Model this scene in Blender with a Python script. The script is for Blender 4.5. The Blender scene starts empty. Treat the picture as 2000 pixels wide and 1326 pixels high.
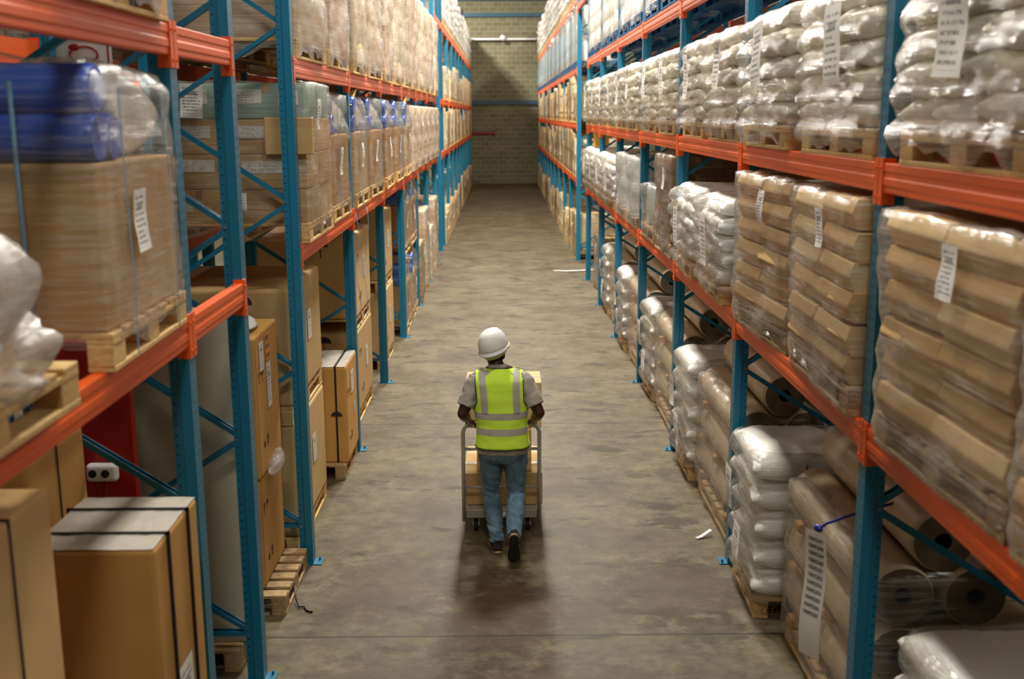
import bpy, math, random
from mathutils import Vector, Matrix, noise, Euler
PI = math.pi
scene = bpy.context.scene
COL = scene.collection

# ------------------------------------------------------------------ helpers
def srgb(r, g, b, a=1.0):
    def f(c):
        c /= 255.0
        return c / 12.92 if c <= 0.04045 else ((c + 0.055) / 1.055) ** 2.4
    return (f(r), f(g), f(b), a)

def tag(o, label=None, cat=None, group=None, kind=None):
    if label: o['label'] = label
    if cat: o['category'] = cat
    if group: o['group'] = group
    if kind: o['kind'] = kind
    return o

def empty(name, loc=(0, 0, 0), rz=0.0, label=None, cat=None, group=None, parent=None):
    o = bpy.data.objects.new(name, None)
    o.empty_display_size = 0.1
    COL.objects.link(o)
    o.location = loc
    o.rotation_euler = (0, 0, rz)
    if parent: o.parent = parent
    return tag(o, label, cat, group)

def copy_tree(o, parent=None):
    c = o.copy()
    COL.objects.link(c)
    c.parent = parent
    for ch in list(o.children):
        copy_tree(ch, c)
    return c

class MB:
    """collects shapes, builds ONE mesh object"""
    def __init__(s):
        s.v = []; s.f = []; s.m = []; s.uv = {}
    def add(s, vs, fs, mi=0):
        b = len(s.v)
        s.v.extend([tuple(p) for p in vs])
        for f in fs:
            s.f.append([b + i for i in f]); s.m.append(mi)
    def box(s, x0, y0, z0, x1, y1, z1, mi=0, M=None):
        vs = [(x0,y0,z0),(x1,y0,z0),(x1,y1,z0),(x0,y1,z0),(x0,y0,z1),(x1,y0,z1),(x1,y1,z1),(x0,y1,z1)]
        if M is not None: vs = [M @ Vector(p) for p in vs]
        s.add(vs, [(0,3,2,1),(4,5,6,7),(0,1,5,4),(1,2,6,5),(2,3,7,6),(3,0,4,7)], mi)
    def prism(s, poly, axis, a, b, mi=0, M=None):
        """poly: 2D ccw points; axis 'x','y','z' extrude from a to b"""
        n = len(poly)
        def P(u, v, w):
            if axis == 'z': return Vector((u, v, w))
            if axis == 'y': return Vector((u, w, v))
            return Vector((w, u, v))
        vs = [P(u, v, a) for u, v in poly] + [P(u, v, b) for u, v in poly]
        if M is not None: vs = [M @ p for p in vs]
        fs = [tuple(reversed(range(n))), tuple(range(n, 2*n))] + [(i, (i+1) % n, n + (i+1) % n, n + i) for i in range(n)]
        s.add(vs, fs, mi)
    def tube(s, pts, r, seg=8, mi=0, caps=True, flat=None):
        pts = [Vector(p) for p in pts]
        n = len(pts)
        rs = r if isinstance(r, (list, tuple)) else [r] * n
        rings = []
        up = None
        for i, p in enumerate(pts):
            t = (pts[min(i+1, n-1)] - pts[max(i-1, 0)])
            if t.length < 1e-9: t = Vector((0, 0, 1))
            t.normalize()
            if up is None:
                up = Vector((0, 0, 1)) if abs(t.z) < 0.9 else Vector((1, 0, 0))
            a = t.cross(up)
            if a.length < 1e-6: a = t.cross(Vector((1, 0, 0)))
            a.normalize()
            b = a.cross(t).normalized()
            up = b
            fx, fy = (1, 1) if flat is None else flat
            rings.append([p + (a * math.cos(2*PI*k/seg) * fx + b * math.sin(2*PI*k/seg) * fy) * rs[i] for k in range(seg)])
        vs = [q for ring in rings for q in ring]
        fs = []
        for i in range(n-1):
            for k in range(seg):
                k2 = (k+1) % seg
                fs.append((i*seg+k, i*seg+k2, (i+1)*seg+k2, (i+1)*seg+k))
        if caps:
            fs.append(tuple(reversed(range(seg)))); fs.append(tuple((n-1)*seg+k for k in range(seg)))
        s.add(vs, fs, mi)
    def capsule(s, p0, r0, p1, r1, seg=14, rings=5, mi=0):
        p0 = Vector(p0); p1 = Vector(p1)
        t = (p1 - p0); L = t.length; t.normalize()
        pts = []; rs = []
        for i in range(rings):
            a = PI/2 * (1 - i/rings)
            pts.append(p0 - t * math.sin(a) * r0); rs.append(max(math.cos(a) * r0, r0*0.02))
        pts.append(p0); rs.append(r0); pts.append(p1); rs.append(r1)
        for i in range(1, rings+1):
            a = PI/2 * i/rings
            pts.append(p1 + t * math.sin(a) * r1); rs.append(max(math.cos(a) * r1, r1*0.02))
        s.tube(pts, rs, seg, mi)
    def ell(s, c, rx, ry, rz, seg=20, rings=12, mi=0, M=None):
        vs = []; fs = []
        c = Vector(c)
        for i in range(rings+1):
            a = PI * i / rings - PI/2
            for k in range(seg):
                b = 2*PI*k/seg
                p = Vector((math.cos(a)*math.cos(b)*rx, math.cos(a)*math.sin(b)*ry, math.sin(a)*rz))
                if M is not None: p = M @ p
                vs.append(c + p)
        for i in range(rings):
            for k in range(seg):
                k2 = (k+1) % seg
                fs.append((i*seg+k, i*seg+k2, (i+1)*seg+k2, (i+1)*seg+k))
        s.add(vs, fs, mi)
    def loft(s, rings, mi=0, caps=True, closed=True):
        n = len(rings[0])
        vs = [p for r in rings for p in r]
        fs = []
        for i in range(len(rings)-1):
            for k in range(n if closed else n-1):
                k2 = (k+1) % n
                fs.append((i*n+k, i*n+k2, (i+1)*n+k2, (i+1)*n+k))
        if caps:
            fs.append(tuple(reversed(range(n)))); fs.append(tuple((len(rings)-1)*n+k for k in range(n)))
        s.add(vs, fs, mi)
    def quad_uv(s, p0, p1, p2, p3, mi=0, nu=1, nv=1, bend=None):
        """p0 bottom-left, p1 bottom-right, p2 top-right, p3 top-left; carries uv 0..1"""
        p0, p1, p2, p3 = map(Vector, (p0, p1, p2, p3))
        b = len(s.v)
        for j in range(nv+1):
            for i in range(nu+1):
                u = i/nu; v = j/nv
                p = p0*(1-u)*(1-v) + p1*u*(1-v) + p2*u*v + p3*(1-u)*v
                if bend: p = p + bend(u, v)
                s.v.append(tuple(p)); s.uv[len(s.v)-1] = (u, v)
        for j in range(nv):
            for i in range(nu):
                a = b + j*(nu+1) + i
                s.f.append([a, a+1, a+nu+2, a+nu+1]); s.m.append(mi)
    def build(s, name, mats, parent=None, smooth=False, bevel=0.0, seg=1, loc=None, auto=None):
        me = bpy.data.meshes.new(name)
        me.from_pydata(s.v, [], s.f)
        if not isinstance(mats, (list, tuple)): mats = [mats]
        for m in mats: me.materials.append(m)
        if len(mats) > 1:
            me.polygons.foreach_set('material_index', s.m)
        if s.uv:
            ul = me.uv_layers.new(name='UVMap')
            for l in me.loops:
                ul.data[l.index].uv = s.uv.get(l.vertex_index, (0, 0))
        if smooth:
            me.polygons.foreach_set('use_smooth', [True]*len(me.polygons))
        me.update()
        o = bpy.data.objects.new(name, me)
        COL.objects.link(o)
        if parent: o.parent = parent
        if loc: o.location = loc
        if bevel:
            b = o.modifiers.new('bevel', 'BEVEL'); b.width = bevel; b.segments = seg; b.limit_method = 'ANGLE'
        if auto and smooth:
            try: me.set_sharp_from_angle(angle=auto)
            except Exception: pass
        return o

def bake(o, mods, name=None):
    """apply modifiers given as (type, dict) and replace the mesh"""
    for t, kw in mods:
        m = o.modifiers.new(t, t)
        for k, v in kw.items(): setattr(m, k, v)
    bpy.context.view_layer.update()
    dg = bpy.context.evaluated_depsgraph_get()
    me = bpy.data.meshes.new_from_object(o.evaluated_get(dg))
    o.modifiers.clear()
    old = o.data
    o.data = me
    bpy.data.meshes.remove(old)
    me.polygons.foreach_set('use_smooth', [True]*len(me.polygons))
    return o

# ------------------------------------------------------------------ materials
class NT:
    def __init__(s, name):
        s.mat = bpy.data.materials.new(name); s.mat.use_nodes = True
        s.t = s.mat.node_tree; s.t.nodes.clear()
        s.out = s.t.nodes.new('ShaderNodeOutputMaterial')
    def n(s, typ, **kw):
        nd = s.t.nodes.new('ShaderNode' + typ)
        for k, v in kw.items():
            if k.startswith('i_'): nd.inputs[k[2:].replace('_', ' ')].default_value = v
            elif k.startswith('n_'): nd.inputs[int(k[2:])].default_value = v
            else: setattr(nd, k, v)
        return nd
    def l(s, a, ao, b, bi):
        s.t.links.new(a.outputs[ao], b.inputs[bi])
    def math(s, op, a, b=None, c=None):
        nd = s.t.nodes.new('ShaderNodeMath'); nd.operation = op
        for i, x in enumerate((a, b, c)):
            if x is None: continue
            if isinstance(x, (int, float)): nd.inputs[i].default_value = x
            else: s.t.links.new(x, nd.inputs[i])
        return nd.outputs[0]
    def mix(s, fac, a, b, blend='MIX'):
        nd = s.t.nodes.new('ShaderNodeMix'); nd.data_type = 'RGBA'; nd.blend_type = blend
        for i, x in ((0, fac), (6, a), (7, b)):
            if isinstance(x, (int, float)): nd.inputs[i].default_value = x
            elif isinstance(x, tuple): nd.inputs[i].default_value = x
            else: s.t.links.new(x, nd.inputs[i])
        return nd.outputs[2]
    def noise(s, vec, scale, detail=4, rough=0.5, dist=0.0):
        nd = s.n('TexNoise'); nd.inputs['Scale'].default_value = scale; nd.inputs['Detail'].default_value = detail
        nd.inputs['Roughness'].default_value = rough; nd.inputs['Distortion'].default_value = dist
        if vec is not None: s.t.links.new(vec, nd.inputs['Vector'])
        return nd.outputs[0]
    def mapping(s, vec, sc=(1,1,1), rot=(0,0,0), loc=(0,0,0)):
        nd = s.n('Mapping'); nd.inputs['Scale'].default_value = sc; nd.inputs['Rotation'].default_value = rot; nd.inputs['Location'].default_value = loc
        s.t.links.new(vec, nd.inputs['Vector']); return nd.outputs[0]
    def ramp(s, fac, stops):
        nd = s.n('ValToRGB'); cr = nd.color_ramp
        while len(cr.elements) < len(stops): cr.elements.new(0.5)
        for e, (p, c) in zip(cr.elements, stops):
            e.position = p; e.color = c if isinstance(c, tuple) else (c, c, c, 1)
        s.t.links.new(fac, nd.inputs[0]); return nd.outputs[0]
    def obj(s): return s.n('TexCoord').outputs['Object']
    def bsdf(s, color, rough=0.5, metal=0.0, bump=None, bstr=0.2, bdist=0.01, spec=0.5, **kw):
        b = s.n('BsdfPrincipled')
        for key, x in (('Base Color', color), ('Roughness', rough), ('Metallic', metal)):
            if isinstance(x, (int, float, tuple)): b.inputs[key].default_value = x
            else: s.t.links.new(x, b.inputs[key])
        b.inputs['Specular IOR Level'].default_value = spec
        for k, v in kw.items(): b.inputs[k.replace('_', ' ')].default_value = v
        if bump is not None:
            bp = s.n('Bump'); bp.inputs['Strength'].default_value = bstr; bp.inputs['Distance'].default_value = bdist
            s.t.links.new(bump, bp.inputs['Height']); s.l(bp, 'Normal', b, 'Normal')
        return b
    def done(s, sh):
        s.l(sh, 0, s.out, 'Surface'); return s.mat

def hue_vary(t, col, amt=0.12):
    """slight brightness change from object to object"""
    oi = t.n('ObjectInfo')
    f = t.math('MULTIPLY_ADD', oi.outputs['Random'], amt*2, 1-amt)
    nd = t.n('HueSaturation'); t.t.links.new(f, nd.inputs['Value'])
    if isinstance(col, tuple): nd.inputs['Color'].default_value = col
    else: t.t.links.new(col, nd.inputs['Color'])
    return nd.outputs[0]

def m_plain(name, col, rough=0.5, metal=0.0, nscale=30, bstr=0.08, var=0.1, spec=0.5, **kw):
    t = NT(name); o = t.obj()
    ns = t.noise(o, nscale, 3)
    dark = tuple(c*(1-var) for c in col[:3]) + (1,)
    c = t.mix(ns, dark, col)
    return t.done(t.bsdf(c, rough, metal, ns, bstr, 0.004, spec, **kw))

def m_rack(name, col):
    """painted steel upright with its punched holes (object coordinates)"""
    t = NT(name); o = t.obj()
    sp = t.n('SeparateXYZ'); t.t.links.new(o, sp.inputs[0])
    x, y, z = sp.outputs
    zz = t.math('SUBTRACT', t.math('FRACT', t.math('MULTIPLY', z, 20.0)), 0.5)        # 50 mm pitch
    ax = t.math('ABSOLUTE', y)
    # slots on the front face: two columns
    sl_y = t.math('LESS_THAN', t.math('ABSOLUTE', t.math('SUBTRACT', ax, t.math('MULTIPLY_ADD', zz, 0.007, 0.022))), 0.0065)
    sl_z = t.math('LESS_THAN', t.math('ABSOLUTE', zz), 0.23)
    sl_x = t.math('GREATER_THAN', x, -0.0012)
    slot = t.math('MULTIPLY', t.math('MULTIPLY', sl_y, sl_z), sl_x)
    # round holes on the side flange
    dx = t.math('SUBTRACT', x, -0.084); dx2 = t.math('MULTIPLY', dx, dx)
    dz = t.math('MULTIPLY', zz, 0.05); dz2 = t.math('MULTIPLY', dz, dz)
    rnd = t.math('LESS_THAN', t.math('ADD', dx2, dz2), 0.0052**2)
    hole = t.math('MAXIMUM', slot, rnd)
    ns = t.noise(t.mapping(o, (1, 1, .35)), 35, 5, .6)
    wear = t.ramp(ns, [(0.60, 0.0), (0.72, 1.0)])
    base = t.mix(t.noise(o, 3, 2), tuple(c*0.86 for c in col[:3])+(1,), col)
    c = t.mix(t.math('MULTIPLY', wear, 0.35), base, srgb(95, 120, 125))
    c = t.mix(hole, c, (0.004, 0.006, 0.007, 1))
    b = t.bsdf(c, 0.38, 0.0, ns, 0.05, 0.003)
    return t.done(b)

def m_paint(name, col, wearcol, amount=0.3, rough=0.4):
    t = NT(name); o = t.obj()
    ns = t.noise(t.mapping(o, (3, .5, 3)), 18, 6, .65)
    wear = t.ramp(ns, [(0.58, 0.0), (0.70, 1.0)])
    base = t.mix(t.noise(o, 2.2, 3), tuple(c*0.82 for c in col[:3])+(1,), col)
    c = t.mix(t.math('MULTIPLY', wear, amount), base, wearcol)
    return t.done(t.bsdf(hue_vary(t, c, .06), rough, 0.0, ns, 0.05, 0.003))

def m_wood(name, c1, c2, rough=0.75):
    t = NT(name); o = t.obj()
    w = t.n('TexNoise'); w.inputs['Scale'].default_value = 9; w.inputs['Detail'].default_value = 6; w.inputs['Distortion'].default_value = .6
    t.t.links.new(t.mapping(o, (2.5, 9, 9)), w.inputs['Vector'])
    big = t.noise(o, 5, 2)
    f = t.math('MULTIPLY_ADD', w.outputs[0], .7, t.math('MULTIPLY', big, .3))
    c = t.ramp(f, [(0.3, c2), (0.62, c1)])
    kn = t.noise(o, 22, 2)
    c = t.mix(t.ramp(kn, [(0.70, 0.0), (0.76, 0.55)]), c, tuple(x*0.35 for x in c2[:3])+(1,))
    return t.done(t.bsdf(hue_vary(t, c, .13), rough, 0, w.outputs[0], .15, .004, .25))

def m_card(name, col, rough=0.8, var=.12):
    t = NT(name); o = t.obj()
    ns = t.noise(o, 4.5, 4); fine = t.noise(t.mapping(o, (1, 1, 30)), 12, 2)
    c = t.mix(ns, tuple(x*0.80 for x in col[:3])+(1,), tuple(min(1, x*1.08) for x in col[:3])+(1,))
    c = t.mix(t.math('MULTIPLY', fine, .12), c, tuple(x*0.6 for x in col[:3])+(1,))
    return t.done(t.bsdf(hue_vary(t, c, var), rough, 0, ns, .25, .01, .25))

def m_sack(name, col, tint, gloss=.38):
    t = NT(name); o = t.obj()
    oi = t.n('ObjectInfo')
    wr = t.noise(t.mapping(o, (1, 1, 1.4)), 11, 5, .62, 1.2)
    pat = t.noise(o, 2.4, 2)
    c = t.mix(t.ramp(pat, [(.50, 0.0), (.72, .75)]), col, tint)
    return t.done(t.bsdf(hue_vary(t, c, .04), gloss, 0, wr, .4, .02, .5, Coat_Weight=.3, Coat_Roughness=.15))

def m_film(name, lo=.03, hi=.30, rough=.17, scale=1.0, haze=(.90, .88, .83, 1), gloss=.55, bump=.5):
    """stretch film: clear sheet with whitish stretch streaks, painted glints and a wrinkled gloss"""
    t = NT(name); o = t.obj()
    st = t.noise(t.mapping(o, (1.6*scale, 1.6*scale, 42*scale), (0.10, 0.14, 0)), 1.5, 5, .62, .5)
    st2 = t.noise(t.mapping(o, (4, 4, 110), (-.22, .16, 0)), 1.2, 2, .6, .3)
    big = t.noise(o, 3.2, 3, .5, .8)
    f = t.math('MULTIPLY_ADD', st, .5, t.math('MULTIPLY_ADD', st2, .22, t.math('MULTIPLY', big, .28)))
    fac = t.ramp(f, [(0.44, lo), (0.52, lo+(hi-lo)*.22), (0.57, hi*.8), (0.60, lo+(hi-lo)*.4), (0.66, hi)])  # narrow pale bands also paint linear glints into the film
    tr = t.n('BsdfTransparent'); tr.inputs[0].default_value = (.985, .98, .965, 1)
    h = t.math('MULTIPLY_ADD', big, .9, t.math('MULTIPLY_ADD', st, .35, t.math('MULTIPLY', st2, .16)))
    df = t.n('BsdfDiffuse'); df.inputs[0].default_value = haze
    tl = t.n('BsdfTranslucent'); tl.inputs[0].default_value = haze
    hz = t.n('MixShader'); hz.inputs[0].default_value = .45; t.l(df, 0, hz, 1); t.l(tl, 0, hz, 2)
    mx = t.n('MixShader'); t.t.links.new(fac, mx.inputs[0]); t.l(tr, 0, mx, 1); t.l(hz, 0, mx, 2)
    gl = t.n('BsdfGlossy'); gl.inputs['Roughness'].default_value = rough; gl.inputs[0].default_value = (1, 1, 1, 1)
    bp = t.n('Bump'); bp.inputs['Strength'].default_value = bump; bp.inputs['Distance'].default_value = .035
    t.t.links.new(h, bp.inputs['Height']); t.l(bp, 'Normal', gl, 'Normal')
    fr = t.n('Fresnel'); fr.inputs[0].default_value = 1.4; t.l(bp, 'Normal', fr, 'Normal')
    m2 = t.n('MixShader')
    t.t.links.new(t.math('MULTIPLY_ADD', fr.outputs[0], gloss, .01), m2.inputs[0]); t.l(mx, 0, m2, 1); t.l(gl, 0, m2, 2)
    return t.done(m2)

def m_label(name, paper=srgb(232, 230, 224), ink=srgb(60, 60, 62), rows=11, dens=.47, bar=True):
    """paper sheet with rows of small print (uv)"""
    t = NT(name)
    uv = t.n('TexCoord').outputs['UV']
    sp = t.n('SeparateXYZ'); t.t.links.new(uv, sp.inputs[0])
    u, v = sp.outputs[0], sp.outputs[1]
    oi = t.n('ObjectInfo').outputs['Random']
    rv = t.math('MULTIPLY', v, rows)
    line = t.math('LESS_THAN', t.math('ABSOLUTE', t.math('SUBTRACT', t.math('FRACT', rv), .5)), .22)
    row = t.math('FLOOR', rv)
    cb = t.n('CombineXYZ')
    t.t.links.new(t.math('MULTIPLY', u, 34.0), cb.inputs[0])
    t.t.links.new(t.math('MULTIPLY_ADD', row, 7.3, t.math('MULTIPLY', oi, 90)), cb.inputs[1])
    t.t.links.new(t.math('MULTIPLY', t.math('FRACT', rv), 1.6), cb.inputs[2])
    ch = t.math('GREATER_THAN', t.noise(cb.outputs[0], 1.0, 1), dens)
    cb2 = t.n('CombineXYZ'); t.t.links.new(t.math('MULTIPLY_ADD', row, 3.7, t.math('MULTIPLY', oi, 40)), cb2.inputs[0])
    ln = t.noise(cb2.outputs[0], 1.0, 0)
    ext = t.math('LESS_THAN', u, t.math('MULTIPLY_ADD', ln, .9, .35))
    mg = t.math('MULTIPLY', t.math('GREATER_THAN', u, .1), t.math('LESS_THAN', u, .9))
    mg2 = t.math('MULTIPLY', t.math('GREATER_THAN', v, .06), t.math('LESS_THAN', v, .93))
    msk = t.math('MULTIPLY', t.math('MULTIPLY', line, ch), t.math('MULTIPLY', t.math('MULTIPLY', mg, mg2), ext))
    if bar:
        bv = t.math('LESS_THAN', t.math('ABSOLUTE', t.math('SUBTRACT', v, .72)), .055)
        bu = t.math('LESS_THAN', t.math('ABSOLUTE', t.math('SUBTRACT', u, .5)), .24)
        bl = t.math('GREATER_THAN', t.math('FRACT', t.math('MULTIPLY', u, 31)), .32)
        msk = t.math('MAXIMUM', msk, t.math('MULTIPLY', t.math('MULTIPLY', bv, bu), bl))
    c = t.mix(t.math('MULTIPLY', msk, .8), paper, ink)
    return t.done(t.bsdf(c, .55, 0, t.noise(uv, 6, 2), .2, .01, .3))

M = {}
M['steel_blue'] = m_rack('upright_blue', srgb(14, 116, 150))
M['brace_blue'] = m_paint('brace_blue', srgb(20, 112, 145), srgb(80, 130, 140), .25)
M['orange'] = m_paint('beam_orange', srgb(246, 98, 24), srgb(206, 84, 44), .5, .45)
M['orange_pink'] = m_paint('beam_faded_orange', srgb(240, 112, 70), srgb(234, 164, 134), .6, .45)
M['bolt'] = m_plain('zinc_bolt', srgb(170, 170, 165), .35, .8)
M['wood'] = m_wood('pallet_wood', srgb(222, 188, 128), srgb(186, 142, 84))
M['wood_old'] = m_wood('weathered_pallet_wood', srgb(190, 160, 118), srgb(128, 98, 64))
M['wood_red'] = m_wood('brown_pallet_wood', srgb(140, 92, 56), srgb(88, 52, 30))
M['pblue'] = m_wood('blue_pallet_paint', srgb(28, 92, 138), srgb(16, 62, 102))
M['card'] = m_card('kraft_card', srgb(212, 176, 120))
M['card_lt'] = m_card('light_kraft_card', srgb(232, 202, 150))
M['card_pale'] = m_card('pale_board', srgb(222, 208, 172))
M['card_dk'] = m_card('dark_kraft_card', srgb(138, 96, 60))
M['card_amber'] = m_card('amber_kraft_card', srgb(208, 158, 88))
M['card_taupe'] = m_card('taupe_card', srgb(192, 183, 158), var=.02)
M['card_teal'] = m_card('teal_tinted_card', srgb(150, 178, 168), var=.02)
M['ink'] = m_plain('printed_ink', srgb(38, 32, 28), .7, bstr=0)
M['ink_brown'] = m_plain('brown_ink', srgb(120, 60, 40), .7, bstr=0)
M['ink_teal'] = m_plain('green_grey_ink', srgb(70, 110, 110), .7, bstr=0)
M['tape'] = m_plain('parcel_tape', srgb(196, 160, 112), .22, bstr=.05)
M['sack'] = m_sack('white_poly_sack', srgb(246, 242, 230), srgb(236, 224, 176))
M['sack_w'] = m_sack('bright_white_sack', srgb(248, 246, 240), srgb(236, 234, 228))
M['sack_g'] = m_sack('grey_white_sack', srgb(208, 204, 194), srgb(186, 180, 166))
M['sheet'] = m_sack('creased_plastic_sheet', srgb(206, 200, 186), srgb(170, 162, 146), .25)
M['thread'] = m_plain('brown_stitching', srgb(130, 92, 66), .8)
M['film'] = m_film('clear_stretch_film', .05, .50)
M['film_s'] = m_film('sack_stretch_film', .07, .52, .12, 1.0, (.90, .88, .84, 1), .75, .75)
M['film_brown'] = m_film('thin_stretch_film', .08, .60, .15, 1.0, (.86, .83, .76, 1))
M['film_h'] = m_film('milky_stretch_film', .30, .88, .2)
M['film_h2'] = m_film('cloudy_film_hood', .05, .42, .15)
M['label'] = m_label('document_label')
M['label_few'] = m_label('carton_label', rows=6, dens=.52, bar=False)
M['label_yel'] = m_label('orange_purple_sticker', srgb(236, 160, 50), srgb(96, 50, 120), 3, .30, True)
M['paper'] = m_plain('blank_paper', srgb(232, 230, 224), .5, bstr=.03)
M['blue_roll'] = m_plain('blue_plastic', srgb(36, 92, 205), .3, var=.25, nscale=9)
M['strap_blue'] = m_plain('blue_strap', srgb(120, 168, 196), .4)
M['strap_black'] = m_plain('black_strap', srgb(28, 26, 26), .45)
M['roll'] = m_card('brown_film_roll', srgb(214, 194, 160), .30, var=.05)
M['roll_end'] = m_plain('roll_end_layers', srgb(98, 82, 66), .3, nscale=6, var=.35)
M['roll_clear'] = m_plain('clear_film_roll', srgb(190, 204, 200), .25, nscale=4, var=.15, Coat_Weight=.4)
M['roll_clear_end'] = m_plain('clear_film_roll_end', srgb(140, 160, 158), .3, nscale=8, var=.3)
M['core'] = m_plain('cardboard_core', srgb(54, 44, 38), .8)
M['white_plastic'] = m_plain('white_plastic', srgb(246, 245, 242), .3, bstr=.02)
M['black_plastic'] = m_plain('black_plastic', srgb(24, 24, 25), .45)
M['red_paint'] = m_plain('red_paint', srgb(170, 32, 26), .4)
M['dark_red'] = m_plain('dark_red_paint', srgb(140, 26, 30), .4)
M['yellow'] = m_plain('yellow_plastic', srgb(226, 176, 36), .45)
M['galv'] = m_plain('cart_steel', srgb(196, 192, 184), .34, .45, nscale=20)
M['rubber'] = m_plain('rubber', srgb(30, 29, 28), .8)
M['skin'] = m_plain('dark_brown_skin', srgb(66, 35, 25), .45, nscale=60, bstr=.03, var=.15)
M['shirt'] = m_plain('grey_cotton', srgb(178, 172, 162), .9, nscale=300, bstr=.15, var=.12, spec=.15)
M['vest'] = m_plain('fluorescent_mesh', srgb(216, 255, 76), .75, nscale=260, bstr=.25, var=.12, spec=.2)
M['reflect'] = m_plain('reflective_tape', srgb(186, 182, 172), .45, .15, nscale=120, bstr=.05)
M['piping'] = m_plain('black_piping', srgb(22, 30, 24), .8)
M['sole'] = m_plain('dark_rubber_sole', srgb(40, 34, 32), .7)
M['welt'] = m_plain('tan_midsole', srgb(206, 164, 106), .6)
M['shoe'] = m_plain('charcoal_suede', srgb(46, 44, 46), .85, nscale=80)
M['sclera'] = m_plain('eye_white', srgb(225, 220, 212), .3, bstr=0)
M['hair'] = m_plain('black_hair', srgb(20, 16, 15), .9, nscale=300, bstr=.5)

def m_denim():
    t = NT('blue_denim'); o = t.obj()
    w = t.noise(t.mapping(o, (1, 1, .5)), 14, 4, .6, .5); f = t.noise(o, 300, 1)
    c = t.ramp(w, [(.3, srgb(84, 112, 132)), (.7, srgb(132, 160, 180))])
    c = t.mix(t.math('MULTIPLY', f, .25), c, srgb(60, 84, 104))
    return t.done(t.bsdf(c, .88, 0, w, .5, .02, .15))
M['denim'] = m_denim()

M['denim_dark'] = m_plain('denim_seam', srgb(50, 70, 88), .9)
def m_vinyl_end():
    """end of a wound roll: fine concentric rings around the local y axis"""
    t = NT('wound_roll_end'); o = t.obj()
    ln = t.n('VectorMath', operation='LENGTH'); t.t.links.new(t.mapping(o, (1, 0, 1)), ln.inputs[0])
    r = ln.outputs['Value']
    ns = t.noise(o, 9, 3)
    w = t.math('SINE', t.math('MULTIPLY', r, 900))
    f = t.math('MULTIPLY_ADD', w, .18, t.math('MULTIPLY', ns, .9))
    c = t.ramp(f, [(.2, srgb(96, 80, 62)), (.8, srgb(160, 140, 112))])
    return t.done(t.bsdf(c, .3, 0, ns, .3, .01, .5))
M['wound'] = m_vinyl_end()
def m_vinyl_end2():
    t = NT('wound_clear_roll_end'); o = t.obj()
    ln = t.n('VectorMath', operation='LENGTH'); t.t.links.new(t.mapping(o, (1, 0, 1)), ln.inputs[0])
    w = t.math('SINE', t.math('MULTIPLY', ln.outputs['Value'], 700))
    f = t.math('MULTIPLY_ADD', w, .25, t.math('MULTIPLY', t.noise(o, 9, 3), .9))
    c = t.ramp(f, [(.2, srgb(98, 118, 118)), (.8, srgb(176, 194, 190))])
    return t.done(t.bsdf(c, .3, 0, None, .3, .01, .5))
M['wound_c'] = m_vinyl_end2()

def m_floor():
    t = NT('worn_concrete'); o = t.obj()
    big = t.noise(o, 1.3, 9, .70, .1)
    med = t.noise(t.mapping(o, (1, 1.2, 1)), 6.5, 9, .72, .15)
    fine = t.noise(o, 42, 5, .7)
    c = t.ramp(t.math('MULTIPLY_ADD', big, .5, t.math('MULTIPLY', med, .5)),
               [(.36, srgb(66, 56, 40)), (.45, srgb(90, 80, 60)), (.53, srgb(108, 98, 74)), (.64, srgb(128, 118, 93))])
    # rusty wear patches and oily stains
    st = t.ramp(t.noise(t.mapping(o, (1, 1.2, 1), (0, 0, .4), (3.1, 7.7, 0)), 1.0, 9, .74, .2), [(.49, 0.0), (.62, .38)])
    c = t.mix(st, c, srgb(64, 48, 29))
    st2 = t.ramp(t.noise(t.mapping(o, (1, 2.0, 1), (0, 0, 0), (9.4, 2.2, 0)), 1.9, 5, .6, .3), [(.57, 0.0), (.66, .7)])
    c = t.mix(st2, c, srgb(36, 29, 21))
    c = t.mix(t.math('MULTIPLY', fine, .28), c, srgb(50, 43, 33))
    # saw-cut joints across the aisle
    # oil drips and scuffed brown patches at their own places
    for (sx, sy, rx, ry, k, col) in ((1.40, 8.62, .26, .16, .85, srgb(34, 26, 20)), (1.27, 9.85, .14, .13, .7, srgb(40, 31, 23)), (1.55, 9.95, .16, .16, .5, srgb(44, 36, 26)),
                                     (-.05, 6.9, .6, .8, .6, srgb(62, 34, 22)), (.3, 5.9, .9, .5, .6, srgb(62, 38, 24)), (1.2, 7.3, .6, .7, .6, srgb(62, 42, 26)), (-.9, 7.4, .6, .7, .5, srgb(66, 44, 28)), (1.35, 6.7, .32, .3, .65, srgb(40, 32, 22)), (-.7, 6.0, .6, .5, .5, srgb(64, 44, 27))):
        k *= .75
        mp = t.mapping(o, (1/rx, 1/ry, 0), (0, 0, 0), (-sx/rx, -sy/ry, 0))
        ln = t.n('VectorMath', operation='LENGTH'); t.t.links.new(mp, ln.inputs[0])
        d = t.math('ADD', ln.outputs['Value'], t.math('MULTIPLY', t.math('SUBTRACT', med, .5), 3.0))
        c = t.mix(t.ramp(d, [(.55, k), (.98, 0.0)]), c, col)
    sp = t.n('SeparateXYZ'); t.t.links.new(o, sp.inputs[0])
    y = sp.outputs[1]
    jy = t.math('ABSOLUTE', t.math('SUBTRACT', t.math('FRACT', t.math('DIVIDE', t.math('SUBTRACT', y, 6.62-2.5), 5.0)), .5))
    j = t.math('LESS_THAN', jy, .0018)
    c = t.mix(t.math('MULTIPLY', j, .8), c, srgb(24, 21, 18))
    rg = t.math('MULTIPLY_ADD', med, .3, .42)
    return t.done(t.bsdf(c, rg, 0, t.math('ADD', med, t.math('MULTIPLY', fine, .3)), .12, .01, .2))

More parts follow.
